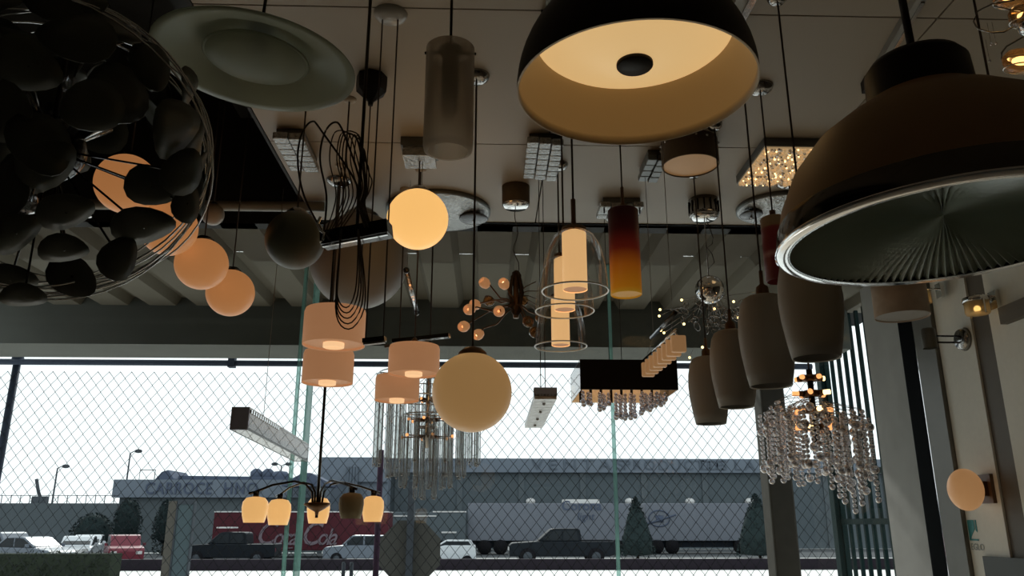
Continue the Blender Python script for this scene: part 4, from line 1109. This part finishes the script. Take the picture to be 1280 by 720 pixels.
for k, (dx, dy, z) in enumerate(tops):
    kind = random.choice((0, 0, 1, 1, 3, 2))
    if kind not in strands: strands[kind] = bead_strand(kind); strands[kind].location = (dx, dy, z)
    else: clone(strands[kind], t, (dx, dy, z), (0, 0, k))
    MB().tube([(0, 0, z + .02), (dx * .5, dy * .5, z + .025), (dx, dy, z)], .0013, 4).build('wire_arm', 'chrome_dark', t)
cord(t, zpx(465), zc, .004); canopy(t, zc, .06)

# ------------------------------------------------------------------ glass tube chandelier
t, p, s, zc = hang('tube_chandelier', 'tiered chandelier of long clear hanging glass tubes', 534, 545, 3.70, cat='chandelier')
random.seed(71)
def zq(py): return at_y(534, py, 3.70).z - p.z
Rt = 64 * s
tiers = ((1.0, 22, 470, 580), (.74, 16, 500, 595), (.48, 11, 520, 608), (.2, 5, 535, 622))
for ti, (f_, n, pt, pb) in enumerate(tiers):
    zr = zq(pt) ; rr = Rt * f_
    MB().tube([(rr * math.cos(2 * PI * j / 32), rr * math.sin(2 * PI * j / 32), zr + .003) for j in range(32)], .003, 5, True).build('tier_ring', 'chrome', t)
    for arm in range(4): MB().cyl((0, 0, zr + .003), (rr * math.cos(arm * PI / 2 + .3), rr * math.sin(arm * PI / 2 + .3), zr + .003), .0025, seg=5).build('ring_arm', 'chrome', t)
    L = zr - zq(pb)
    tube0 = None
    for j in range(n):
        a = 2 * PI * j / n + ti * .2
        if tube0 is None:
            tube0 = MB().lathe([(.0105, 0), (.0105, -L)], 12).build('glass_tube', 'tube_glass', t); tube0.location = (rr * math.cos(a), rr * math.sin(a), zr)
        else: clone(tube0, t, (rr * math.cos(a), rr * math.sin(a), zr + random.uniform(-.015, .01)))
        MB().cyl((rr * math.cos(a), rr * math.sin(a), zr - L - .008), (rr * math.cos(a), rr * math.sin(a), zr - L), .004, seg=6).build('tube_pin', 'chrome_dark', t)
MB().cyl((0, 0, zq(560)), (0, 0, zq(465)), .012, seg=12).build('stem', 'chrome', t)
for k, zz in enumerate((500, 525, 546)):
    z = zq(zz)
    for j in range(6):
        a = 2 * PI * j / 6 + k * .4; d = Vector((math.cos(a), math.sin(a), 0))
        MB().cyl(d * .02 + Vector((0, 0, z)), d * .05 + Vector((0, 0, z)), .007, seg=8).build('bulb_base', 'bronze', t)
        MB().sphere(d * (.06 + .03 * k) + Vector((0, 0, z)), .007, 8, 6).build('bulb', 'bulb_warm', t)
        MB().cyl(d * .05 + Vector((0, 0, z)), d * (.06 + .03 * k) + Vector((0, 0, z)), .003, seg=5).build('bulb_arm', 'bronze', t)
MB().lathe([(0, zq(472)), (.03, zq(472)), (.035, zq(466)), (.02, zq(458)), (0, zq(456))], 20).build('crown', 'chrome', t)
cord(t, zq(462), zc, .004); canopy(t, zc, .04)

# ------------------------------------------------------------------ five light chandelier
t, p, s, zc = hang('five_arm_chandelier', 'dark five arm chandelier with four glowing tulip shades', 396, 640, 3.25, cat='chandelier')
MB().lathe([(0, -.012), (.006, -.012), (.008, 0), (.03, .012), (.052, .028), (.05, .034), (.03, .036), (0, .036)], 28).build('hub', 'bronze', t)
MB().cyl((0, 0, .03), (0, 0, zc), .006, seg=10).build('rod', 'black_gloss', t); canopy(t, zc, .055)
MB().cyl((0, 0, -.022), (0, 0, -.010), .006, seg=8).build('finial', 'black_gloss', t)
for i, (bx, byt, bw, dy, m) in enumerate(((320, 621, 32, -.05, 'glow_tulip'), (350, 624, 29, .2, 'glow_tulip'), (399, 622, 28, .3, 'glow_tulip'), (440, 616, 31, -.2, 'opal_olive'), (467, 620, 27, .1, 'glow_tulip'))):
    q = at_y(bx, byt, 3.25 + dy) - p; ss = ppx(q + p)
    r = bw * ss / 2; h = 31 * ss
    MB().lathe([(r * .3, h * .0), (r * .7, -h * .04), (r * .95, -h * .2), (r, -h * .42), (r * .93, -h * .72), (r * .78, -h), (r * .74, -h), (r * .88, -h * .7), (r * .94, -h * .42), (r * .86, -h * .2), (r * .6, -h * .08)], 32, q).build('shade', m, t)
    MB().cyl(q + Vector((0, 0, -.008)), q + Vector((0, 0, .02)), .012, seg=12).build('socket', 'black_gloss', t)
    hv = Vector((q.x, q.y, 0)); hd = hv.normalized()
    pts = [hd * .018 + Vector((0, 0, .03)), hd * .022 + Vector((0, 0, .075)), hd * .05 + Vector((0, 0, .105)), hv * .4 + Vector((0, 0, .115)), hv * .75 + Vector((0, 0, .10)), hv + Vector((0, 0, q.z + .02)), hv * 1.12 + Vector((0, 0, q.z + .012))]
    MB().tube(pts, .0045, 7).build('arm', 'black_gloss', t)

# ------------------------------------------------------------------ long crystal box light
a = at_y(300, 523, 3.05); b = at_y(377, 566, 4.05)
t = thing('crystal_box_light', 'long level box light with clear crystal sides and dark end', 'pendant lamp', a)
d = b - a; s = ppx(a)
w_, h_ = .066, .085
ang = math.atan2(d.x, d.y)
e = Euler((math.atan2(d.z, math.hypot(d.x, d.y)), 0, -ang)).to_matrix()
def lb(c, dim, nm_, m): MB().box(e @ Vector(c), dim, e).build(nm_, m, t)
Ld = d.length
lb((0, 0, 0), (w_, .012, h_), 'end_plate', 'slate_blue'); lb((0, Ld, 0), (w_, .012, h_), 'end_plate', 'chrome_dark')
lb((0, Ld / 2, h_ / 2 - .004), (w_, Ld, .008), 'top_plate', 'crystal_tile')
for sx in (-1, 1): lb((sx * (w_ / 2 - .002), Ld / 2, -h_ / 2 + .004), (.005, Ld, .008), 'edge_rail', 'mount_grey')
lb((0, Ld / 2, -h_ / 2 + .004), (w_, Ld, .006), 'bottom_pane', 'tube_glass')
lb((w_ / 2 - .003, Ld / 2, -.002), (.005, Ld - .014, h_ * .84), 'side_pane', 'tube_glass')
lb((-w_ / 2 + .003, Ld / 2, -.002), (.005, Ld - .014, h_ * .84), 'side_pane', 'tube_glass')
lb((0, Ld / 2, .012), (.018, Ld * .94, .018), 'lamp_tube', 'glow_strip')
random.seed(81)
for i in range(20): lb((w_ / 2 - .012, .03 + i * (Ld - .06) / 20, -.012 + .012 * (i % 2)), (.014, .022, .03), 'crystal', 'bead_crystal')
for i in range(14): lb((w_ / 2 + .002, .02 + i * .03, h_ / 2 - .014), (.004, .012, .014), 'bright_tab', 'chrome')
for f_ in (.3, .85):
    q = e @ Vector((0, Ld * f_, h_ / 2)); top_ = (CZ if (q + a).y < Y_EDGE else DZ) - a.z
    MB().cyl(q, (q.x, q.y, top_), .0012, seg=5).build('cord', 'cord_clear', t)

# ------------------------------------------------------------------ small hanging crystal strip
a = at_y(682, 495, 3.2); b = at_y(667, 532, 4.1)
t = thing('crystal_strip_light', 'narrow level crystal strip light on two thin cords', 'pendant lamp', a)
d = b - a; s = ppx(a); w_ = 29 * s
e = Euler((math.atan2(d.z, math.hypot(d.x, d.y)), 0, -math.atan2(d.x, d.y))).to_matrix(); Ld = d.length
def ls(c, dim, nm_, m): MB().box(e @ Vector(c), dim, e).build(nm_, m, t)
ls((0, .02, .018), (w_, .04, .034), 'mount_box', 'slate_blue')
ls((0, Ld / 2, .004), (w_, Ld, .008), 'plate', 'chrome_dark')
for i in range(12):
    ls((0, (i + .5) * Ld / 12, -.006), (w_ * .96, Ld / 13, .012), 'crystal_tile', 'crystal_tile')
    if i % 3 == 1: MB().sphere(e @ Vector((0, (i + .5) * Ld / 12, -.014)), .007, 8, 6).build('bulb', 'lamp_white', t)
for xx in (-.018, .0): MB().cyl((xx, .02, .03), (xx, .02, CZ - a.z), .0018, seg=5).build('cord', 'cord_dark', t)

# ------------------------------------------------------------------ wall lamps on the right
def on_wall(px, py): return at_x(px, py, XR - .012)
p = on_wall(1236, 611)
t = thing('egg_wall_lamp', 'peach egg shaped glass wall lamp on a square bronze bracket', 'wall lamp', p)
MB().box((-.009, 0, 0), (.018, .10, .14)).build('wall_plate', 'brown_satin', t)
MB().box((-.04, 0, .0), (.06, .05, .07)).build('arm', 'bronze', t)
gc = at_x(1207, 612, XR - .13) - p
MB().sphere(gc, .082, 30, 18, (1, 1.0, 1.24)).build('glass_egg', 'glow_egg', t)
p = on_wall(1216, 659)
t = thing('logo_sticker', 'small teal and white shop logo sticker under the egg lamp', 'sticker', p)
a_ = at_x(1209, 650, XR - .012) - p; b_ = at_x(1224, 676, XR - .012) - p
y0_, y1_, z1_, z0_ = b_.y, a_.y, a_.z, b_.z
MB().prism([(y1_, z1_), (y0_ + .02, z1_), (y0_ + .02, z1_ - .045), (y1_ - .02, z0_ + .022), (y1_ - .012, z0_ + .008), (y0_, z0_ + .008), (y0_, z0_), (y1_, z0_)], -.0025, -.0005, 'x').build('mark', 'teal_logo', t)
MB().prism([(y0_ + .012, z1_), (y0_, z1_), (y0_, z1_ - .06), (y0_ + .012, z1_ - .052)], -.0025, -.0005, 'x').build('mark', 'teal_logo', t)
text_mesh('lettering', 'EGLO', .045, 'logo_grey', t, (-.002, y1_, z0_ - .045), (R(90), 0, R(-90)), extrude=.0006, sx=1.0)
# two rod sconce
p = on_wall(1206, 424)
t = thing('disc_wall_lamp', 'steel disc wall lamp with two rods beside the grey frame', 'wall lamp', p)
MB().cyl((0, 0, 0), (-.03, 0, 0), .062, .05, 28).build('wall_disc', 'chrome_dark', t)
for dz in (.016, -.018): MB().cyl((-.02, 0, dz), (-.16, .0, dz), .005, seg=8).build('rod', 'black_gloss', t)
MB().lathe([(.035, -.05), (.035, .05), (.03, .055), (0, .055)], 24, (-.19, 0, 0)).build('lamp_head', 'frame_grey', t)
# lit glass sconce
p = on_wall(1246, 378)
t = thing('glass_cup_wall_lamp', 'lit frosted glass cup wall lamp with chrome bracket', 'wall lamp', p)
MB().box((-.01, 0, .01), (.02, .06, .09)).build('wall_plate', 'chrome', t)
gc = at_x(1221, 383, XR - .10) - p
MB().cyl((0, 0, .03), gc + Vector((0, 0, .055)), .008, seg=8).build('arm', 'chrome', t)
MB().lathe([(0, -.042), (.052, -.040), (.056, -.034), (.056, .038), (.053, .038), (.053, -.03), (0, -.034)], 32, gc).build('glass_cup', 'glow_sconce', t)
MB().sphere(gc + Vector((0, 0, -.012)), .016, 12, 8).build('bulb', 'bulb_hot', t)
MB().lathe([(.06, .02), (.062, .022), (.062, .04), (.06, .042)], 32, gc).build('chrome_band', 'chrome', t)
for sy in (-1, 1): MB().box(gc + Vector((0, sy * .06, 0)), (.008, .004, .09)).build('cup_clip', 'chrome', t)
# fabric drum hanging near the column, and a little lit glass beside it
t, p, s, zc = hang('fabric_drum_pendant', 'beige fabric drum shade hanging in front of the concrete column', 1128, 396, 3.55)
r = 32 * s; h = 60 * s
MB().lathe([(r - .003, .002), (r, 0), (r, h), (r - .003, h), (r - .003, .002)], 40).build('shade', 'fabric_beige', t)
MB().lathe([(0, .006), (r - .003, .006)], 36).build('diffuser', 'opal_grey', t)
MB().lathe([(0, h), (.02, h), (.015, h + .03), (0, h + .03)], 14).build('cap', 'bronze', t)
for a_ in range(3): MB().cyl((0, 0, h - .005), ((r - .002) * math.cos(a_ * 2.09), (r - .002) * math.sin(a_ * 2.09), h - .005), .002, seg=5).build('spider_arm', 'chrome_dark', t)
cord(t, h - .01, zc, .003); canopy(t, zc, .045)
p = on_wall(1183, 368)
t = thing('glass_cup_wall_lamp', 'small lit glass cup wall lamp at the top of the grey frame', 'wall lamp', p + Vector((-.023, 0, 0)))
MB().box((-.01, 0, .02), (.02, .05, .08)).build('wall_plate', 'chrome', t)
gc = at_x(1155, 372, XR - .13) - (p + Vector((-.023, 0, 0)))
MB().cyl((0, 0, .03), gc + Vector((0, 0, .05)), .006, seg=8).build('arm', 'chrome', t)
MB().lathe([(0, -.035), (.034, -.034), (.036, -.03), (.036, .035), (.034, .035), (.034, -.028), (0, -.03)], 28, gc).build('glass_cup', 'glow_sconce', t)
MB().sphere(gc + Vector((0, 0, 0)), .013, 10, 8).build('bulb', 'bulb_hot', t)
# curling chrome lamp at the top corner
t, p, s, zc = hang('curl_chandelier', 'chrome curl chandelier with lit capsule bulbs above the industrial dome', 1295, 45, 1.35, cat='chandelier')
for i, (bx, by, dy, ln) in enumerate(((1283, 20, 0, .035), (1277, 76, -.05, .05), (1262, -4, .05, .04), (1320, 60, .05, .04))):
    q = at_y(bx, by, 1.35 + dy) - p
    MB().lathe([(0, -.026), (.016, -.023), (.021, -.008), (.021, .008), (.016, .022), (0, .026)], 18, q, Matrix.Diagonal((1.7, 1.0, .8))).build('glass_capsule', 'amber_bulb_glass', t)
    MB().sphere(q, .010, 12, 8, (1.9, 1, .8)).build('bulb', 'bulb_hot', t)
    MB().tube([q + Vector((.036 * math.cos(2 * PI * j / 24), .021 * math.sin(2 * PI * j / 24), -.016)) for j in range(24)], .0013, 5, True).build('capsule_ring', 'chrome', t)
for pl in (((1268, 0), (1240, 5), (1222, 14), (1217, 27), (1222, 36), (1240, 41), (1255, 40), (1266, 34)), ((1290, 40), (1272, 50), (1258, 58), (1252, 66), (1252, 74)), ((1300, 8), (1280, 14), (1262, 12), (1242, 8))):
    MB().tube([at_y(u, v, 1.35) - p for u, v in pl], .0018, 6).build('curl_wire', 'chrome_dark', t)
MB().sphere((0, 0, .03), .03, 16, 10).build('body', 'chrome', t)
for bx, by in ((1239, 55), (1237, 76), (1245, 54)): 
    q = at_y(bx, by, 1.4) - p; MB().sphere(q, .003, 8, 6).build('crystal_bead', 'bead_crystal', t); MB().cyl(q, (q.x, q.y, q.z + .05), .0005, seg=4).build('bead_wire', 'chrome_dark', t)
cord(t, .04, zc, .004); canopy(t, zc, .06)
t2, p2, s2, zc2 = hang('thin_cord_pendant', 'thin dark cord dropping behind the industrial dome to a small socket', 1246, 150, 1.6)
cord(t2, 0, zc2, .003); MB().lathe([(0, -.04), (.012, -.038), (.014, 0), (.006, .02), (0, .02)], 14).build('socket', 'black_satin', t2); canopy(t2, zc2, .04)

# ------------------------------------------------------------------ ceiling mounted fixtures
def ceil(name, label, px, py, cat='ceiling lamp', group=None):
    p = at_z(px, py, CZ); return thing(name, label, cat, p, group), p, ppx(p)
# round mosaic discs
for (px, py, ox, lab, sc) in ((548, 262, 1, 'round mirror mosaic ceiling disc behind the bright globe', 1.0), (972, 258, -1, 'round mirror mosaic ceiling disc behind the red tube', .78)):
    t, p, s = ceil('mosaic_ceiling_lamp', lab, px, py)
    r = 65 * s * sc
    MB().lathe([(r * .96, -.02), (r, -.018), (r, 0), (0, 0)], 56).build('base_plate', 'mount_grey', t)
    MB().lathe([(0, -.045), (r * .5, -.04), (r * .85, -.028), (r * .96, -.02)], 56).build('mosaic_face', 'chrome_mosaic', t)
    MB().sphere((ox * r * .68, -.0, -.045), r * .28, 28, 12, (1, 1.1, .16)).build('oval_cover', 'slate_oval', t)
    MB().sphere((ox * r * .68, -.0, -.058), .006, 10, 6).build('screw', 'chrome', t)
# crystal blocks
def block(label, px, py, wpx, dep, m='chrome_mosaic', mnt='mount_grey', name='crystal_ceiling_lamp', th=.05, tabs=0, group=None):
    t, p, s = ceil(name, label, px, py, group=group)
    w = wpx * s
    MB().span((-w / 2 * .85, -dep / 2 * .85, -th * .5), (w / 2 * .85, dep / 2 * .85, 0)).build('base_plate', mnt, t)
    nx = max(2, int(w / .045)); ny = max(2, int(dep / .045))
    c0 = None
    for i in range(nx):
        for j in range(ny):
            cx, cy = -w / 2 + (i + .5) * w / nx, -dep / 2 + (j + .5) * dep / ny
            if c0 is None:
                c0 = MB().box((0, 0, 0), (w / nx * .94, dep / ny * .94, th * .55)).build('crystal', m, t, bevel=.004); c0.location = (cx, cy, -th * .75)
            else: clone(c0, t, (cx, cy, -th * (.72 + .1 * ((i * 7 + j * 3) % 3))))
    return t, p, s, w
block('square crystal ceiling lamp half hidden by the black dome', 678, 188, 44, .34)
block('small crystal ceiling lamp with exposed wiring near the panel edge', 372, 180, 38, .30)
t, p, s, w = block('crystal ceiling lamp with dark prongs behind the amber tube', 774, 254, 54, .16)
for i in range(4): MB().cyl((-w * .4 + i * w * .27, -.06, -.02), (-w * .4 + i * w * .27, -.06, -.075), .004, seg=6).build('prong', 'black_satin', t)
block('small grey crystal ceiling block beside the brown drum lamp', 815, 200, 25, .22, 'mount_grey')
# lit crystal square
t, p, s = ceil('lit_crystal_ceiling_lamp', 'glittering gold lit crystal square on the ceiling', 978, 198)
w = 84 * s; dep = .36
MB().span((-w / 2, -dep / 2, -.035), (w / 2, dep / 2, 0)).build('base_plate', 'mount_grey', t)
MB().span((-w / 2 * .96, -dep / 2 * .96, -.042), (w / 2 * .96, dep / 2 * .96, -.035)).build('glow_plate', 'glow_crystal', t)
random.seed(91)
cr = {}
for k, m in (('a', 'bulb_hot'), ('b', 'glow_crystal'), ('c', 'bead_crystal')):
    cr[k] = None
for i in range(17):
    for j in range(17):
        k = random.choice('abbcc' if random.random() < .7 else 'bbc')
        loc = (-w / 2 * .93 + i * w * .93 / 16 + random.uniform(-.006, .006), -dep / 2 * .93 + j * dep * .93 / 16 + random.uniform(-.006, .006), -.046)
        rz = (random.uniform(-.5, .5), random.uniform(-.5, .5), random.uniform(0, 3)); sc = random.uniform(.7, 1.2) * (.55 if k == 'a' else 1)
        if cr[k] is None:
            cr[k] = MB().lathe([(0, -.008), (.007, -.002), (.006, .004), (0, .005)], 6, smooth=False).build('crystal', {'a': 'bulb_hot', 'b': 'glow_crystal', 'c': 'bead_crystal'}[k], t)
            cr[k].location = loc; cr[k].rotation_euler = rz; cr[k].scale = (sc,) * 3
        else: clone(cr[k], t, loc, rz, (sc,) * 3)
# brown drum ceiling lamp
t, p, s = ceil('drum_ceiling_lamp', 'brown drum ceiling lamp with warm disc below the black dome rim', 861, 178)
r = 35 * s
MB().lathe([(r, 0), (r, -.10), (r - .004, -.103), (r - .004, 0)], 48).build('shade', 'brown_fabric', t)
MB().lathe([(0, -.098), (r - .004, -.097)], 48).build('diffuser', 'glow_disc', t)
for i in range(16):
    a = 2 * PI * i / 16; MB().sphere((r * 1.01 * math.cos(a), r * 1.01 * math.sin(a), -.02), .006, 8, 5).build('crystal_stud', 'bead_crystal', t)
# tracks
def track(label, pa, pb, w, m):
    a = at_z(pa[0], pa[1], CZ); b = at_z(pb[0], pb[1], CZ); d = b - a
    t = thing('track_light', label, 'track light', a)
    e = Euler((0, 0, -math.atan2(d.x, d.y))).to_matrix()
    MB().box(e @ Vector((0, d.length / 2, -.013)), (w, d.length, .026), e).build('track', m, t)
    MB().box(e @ Vector((w * .25, d.length / 2, -.028)), (w * .35, d.length * .96, .006), e).build('groove', 'chrome_dark', t)
    MB().box(e @ Vector((0, d.length + .01, -.02)), (w * 1.5, .05, .04), e).build('end_cap', 'black_satin', t)
track('slim ceiling track running behind the industrial dome', (1150, -10), (1088, 97), .03, 'steel_grey')
track('brushed ceiling track beside the black dome', (938, -20), (908, 38), .06, 'steel_grey')
track('dark ceiling track on the other side of the black dome', (695, -30), (692, 16), .05, 'opal_green')
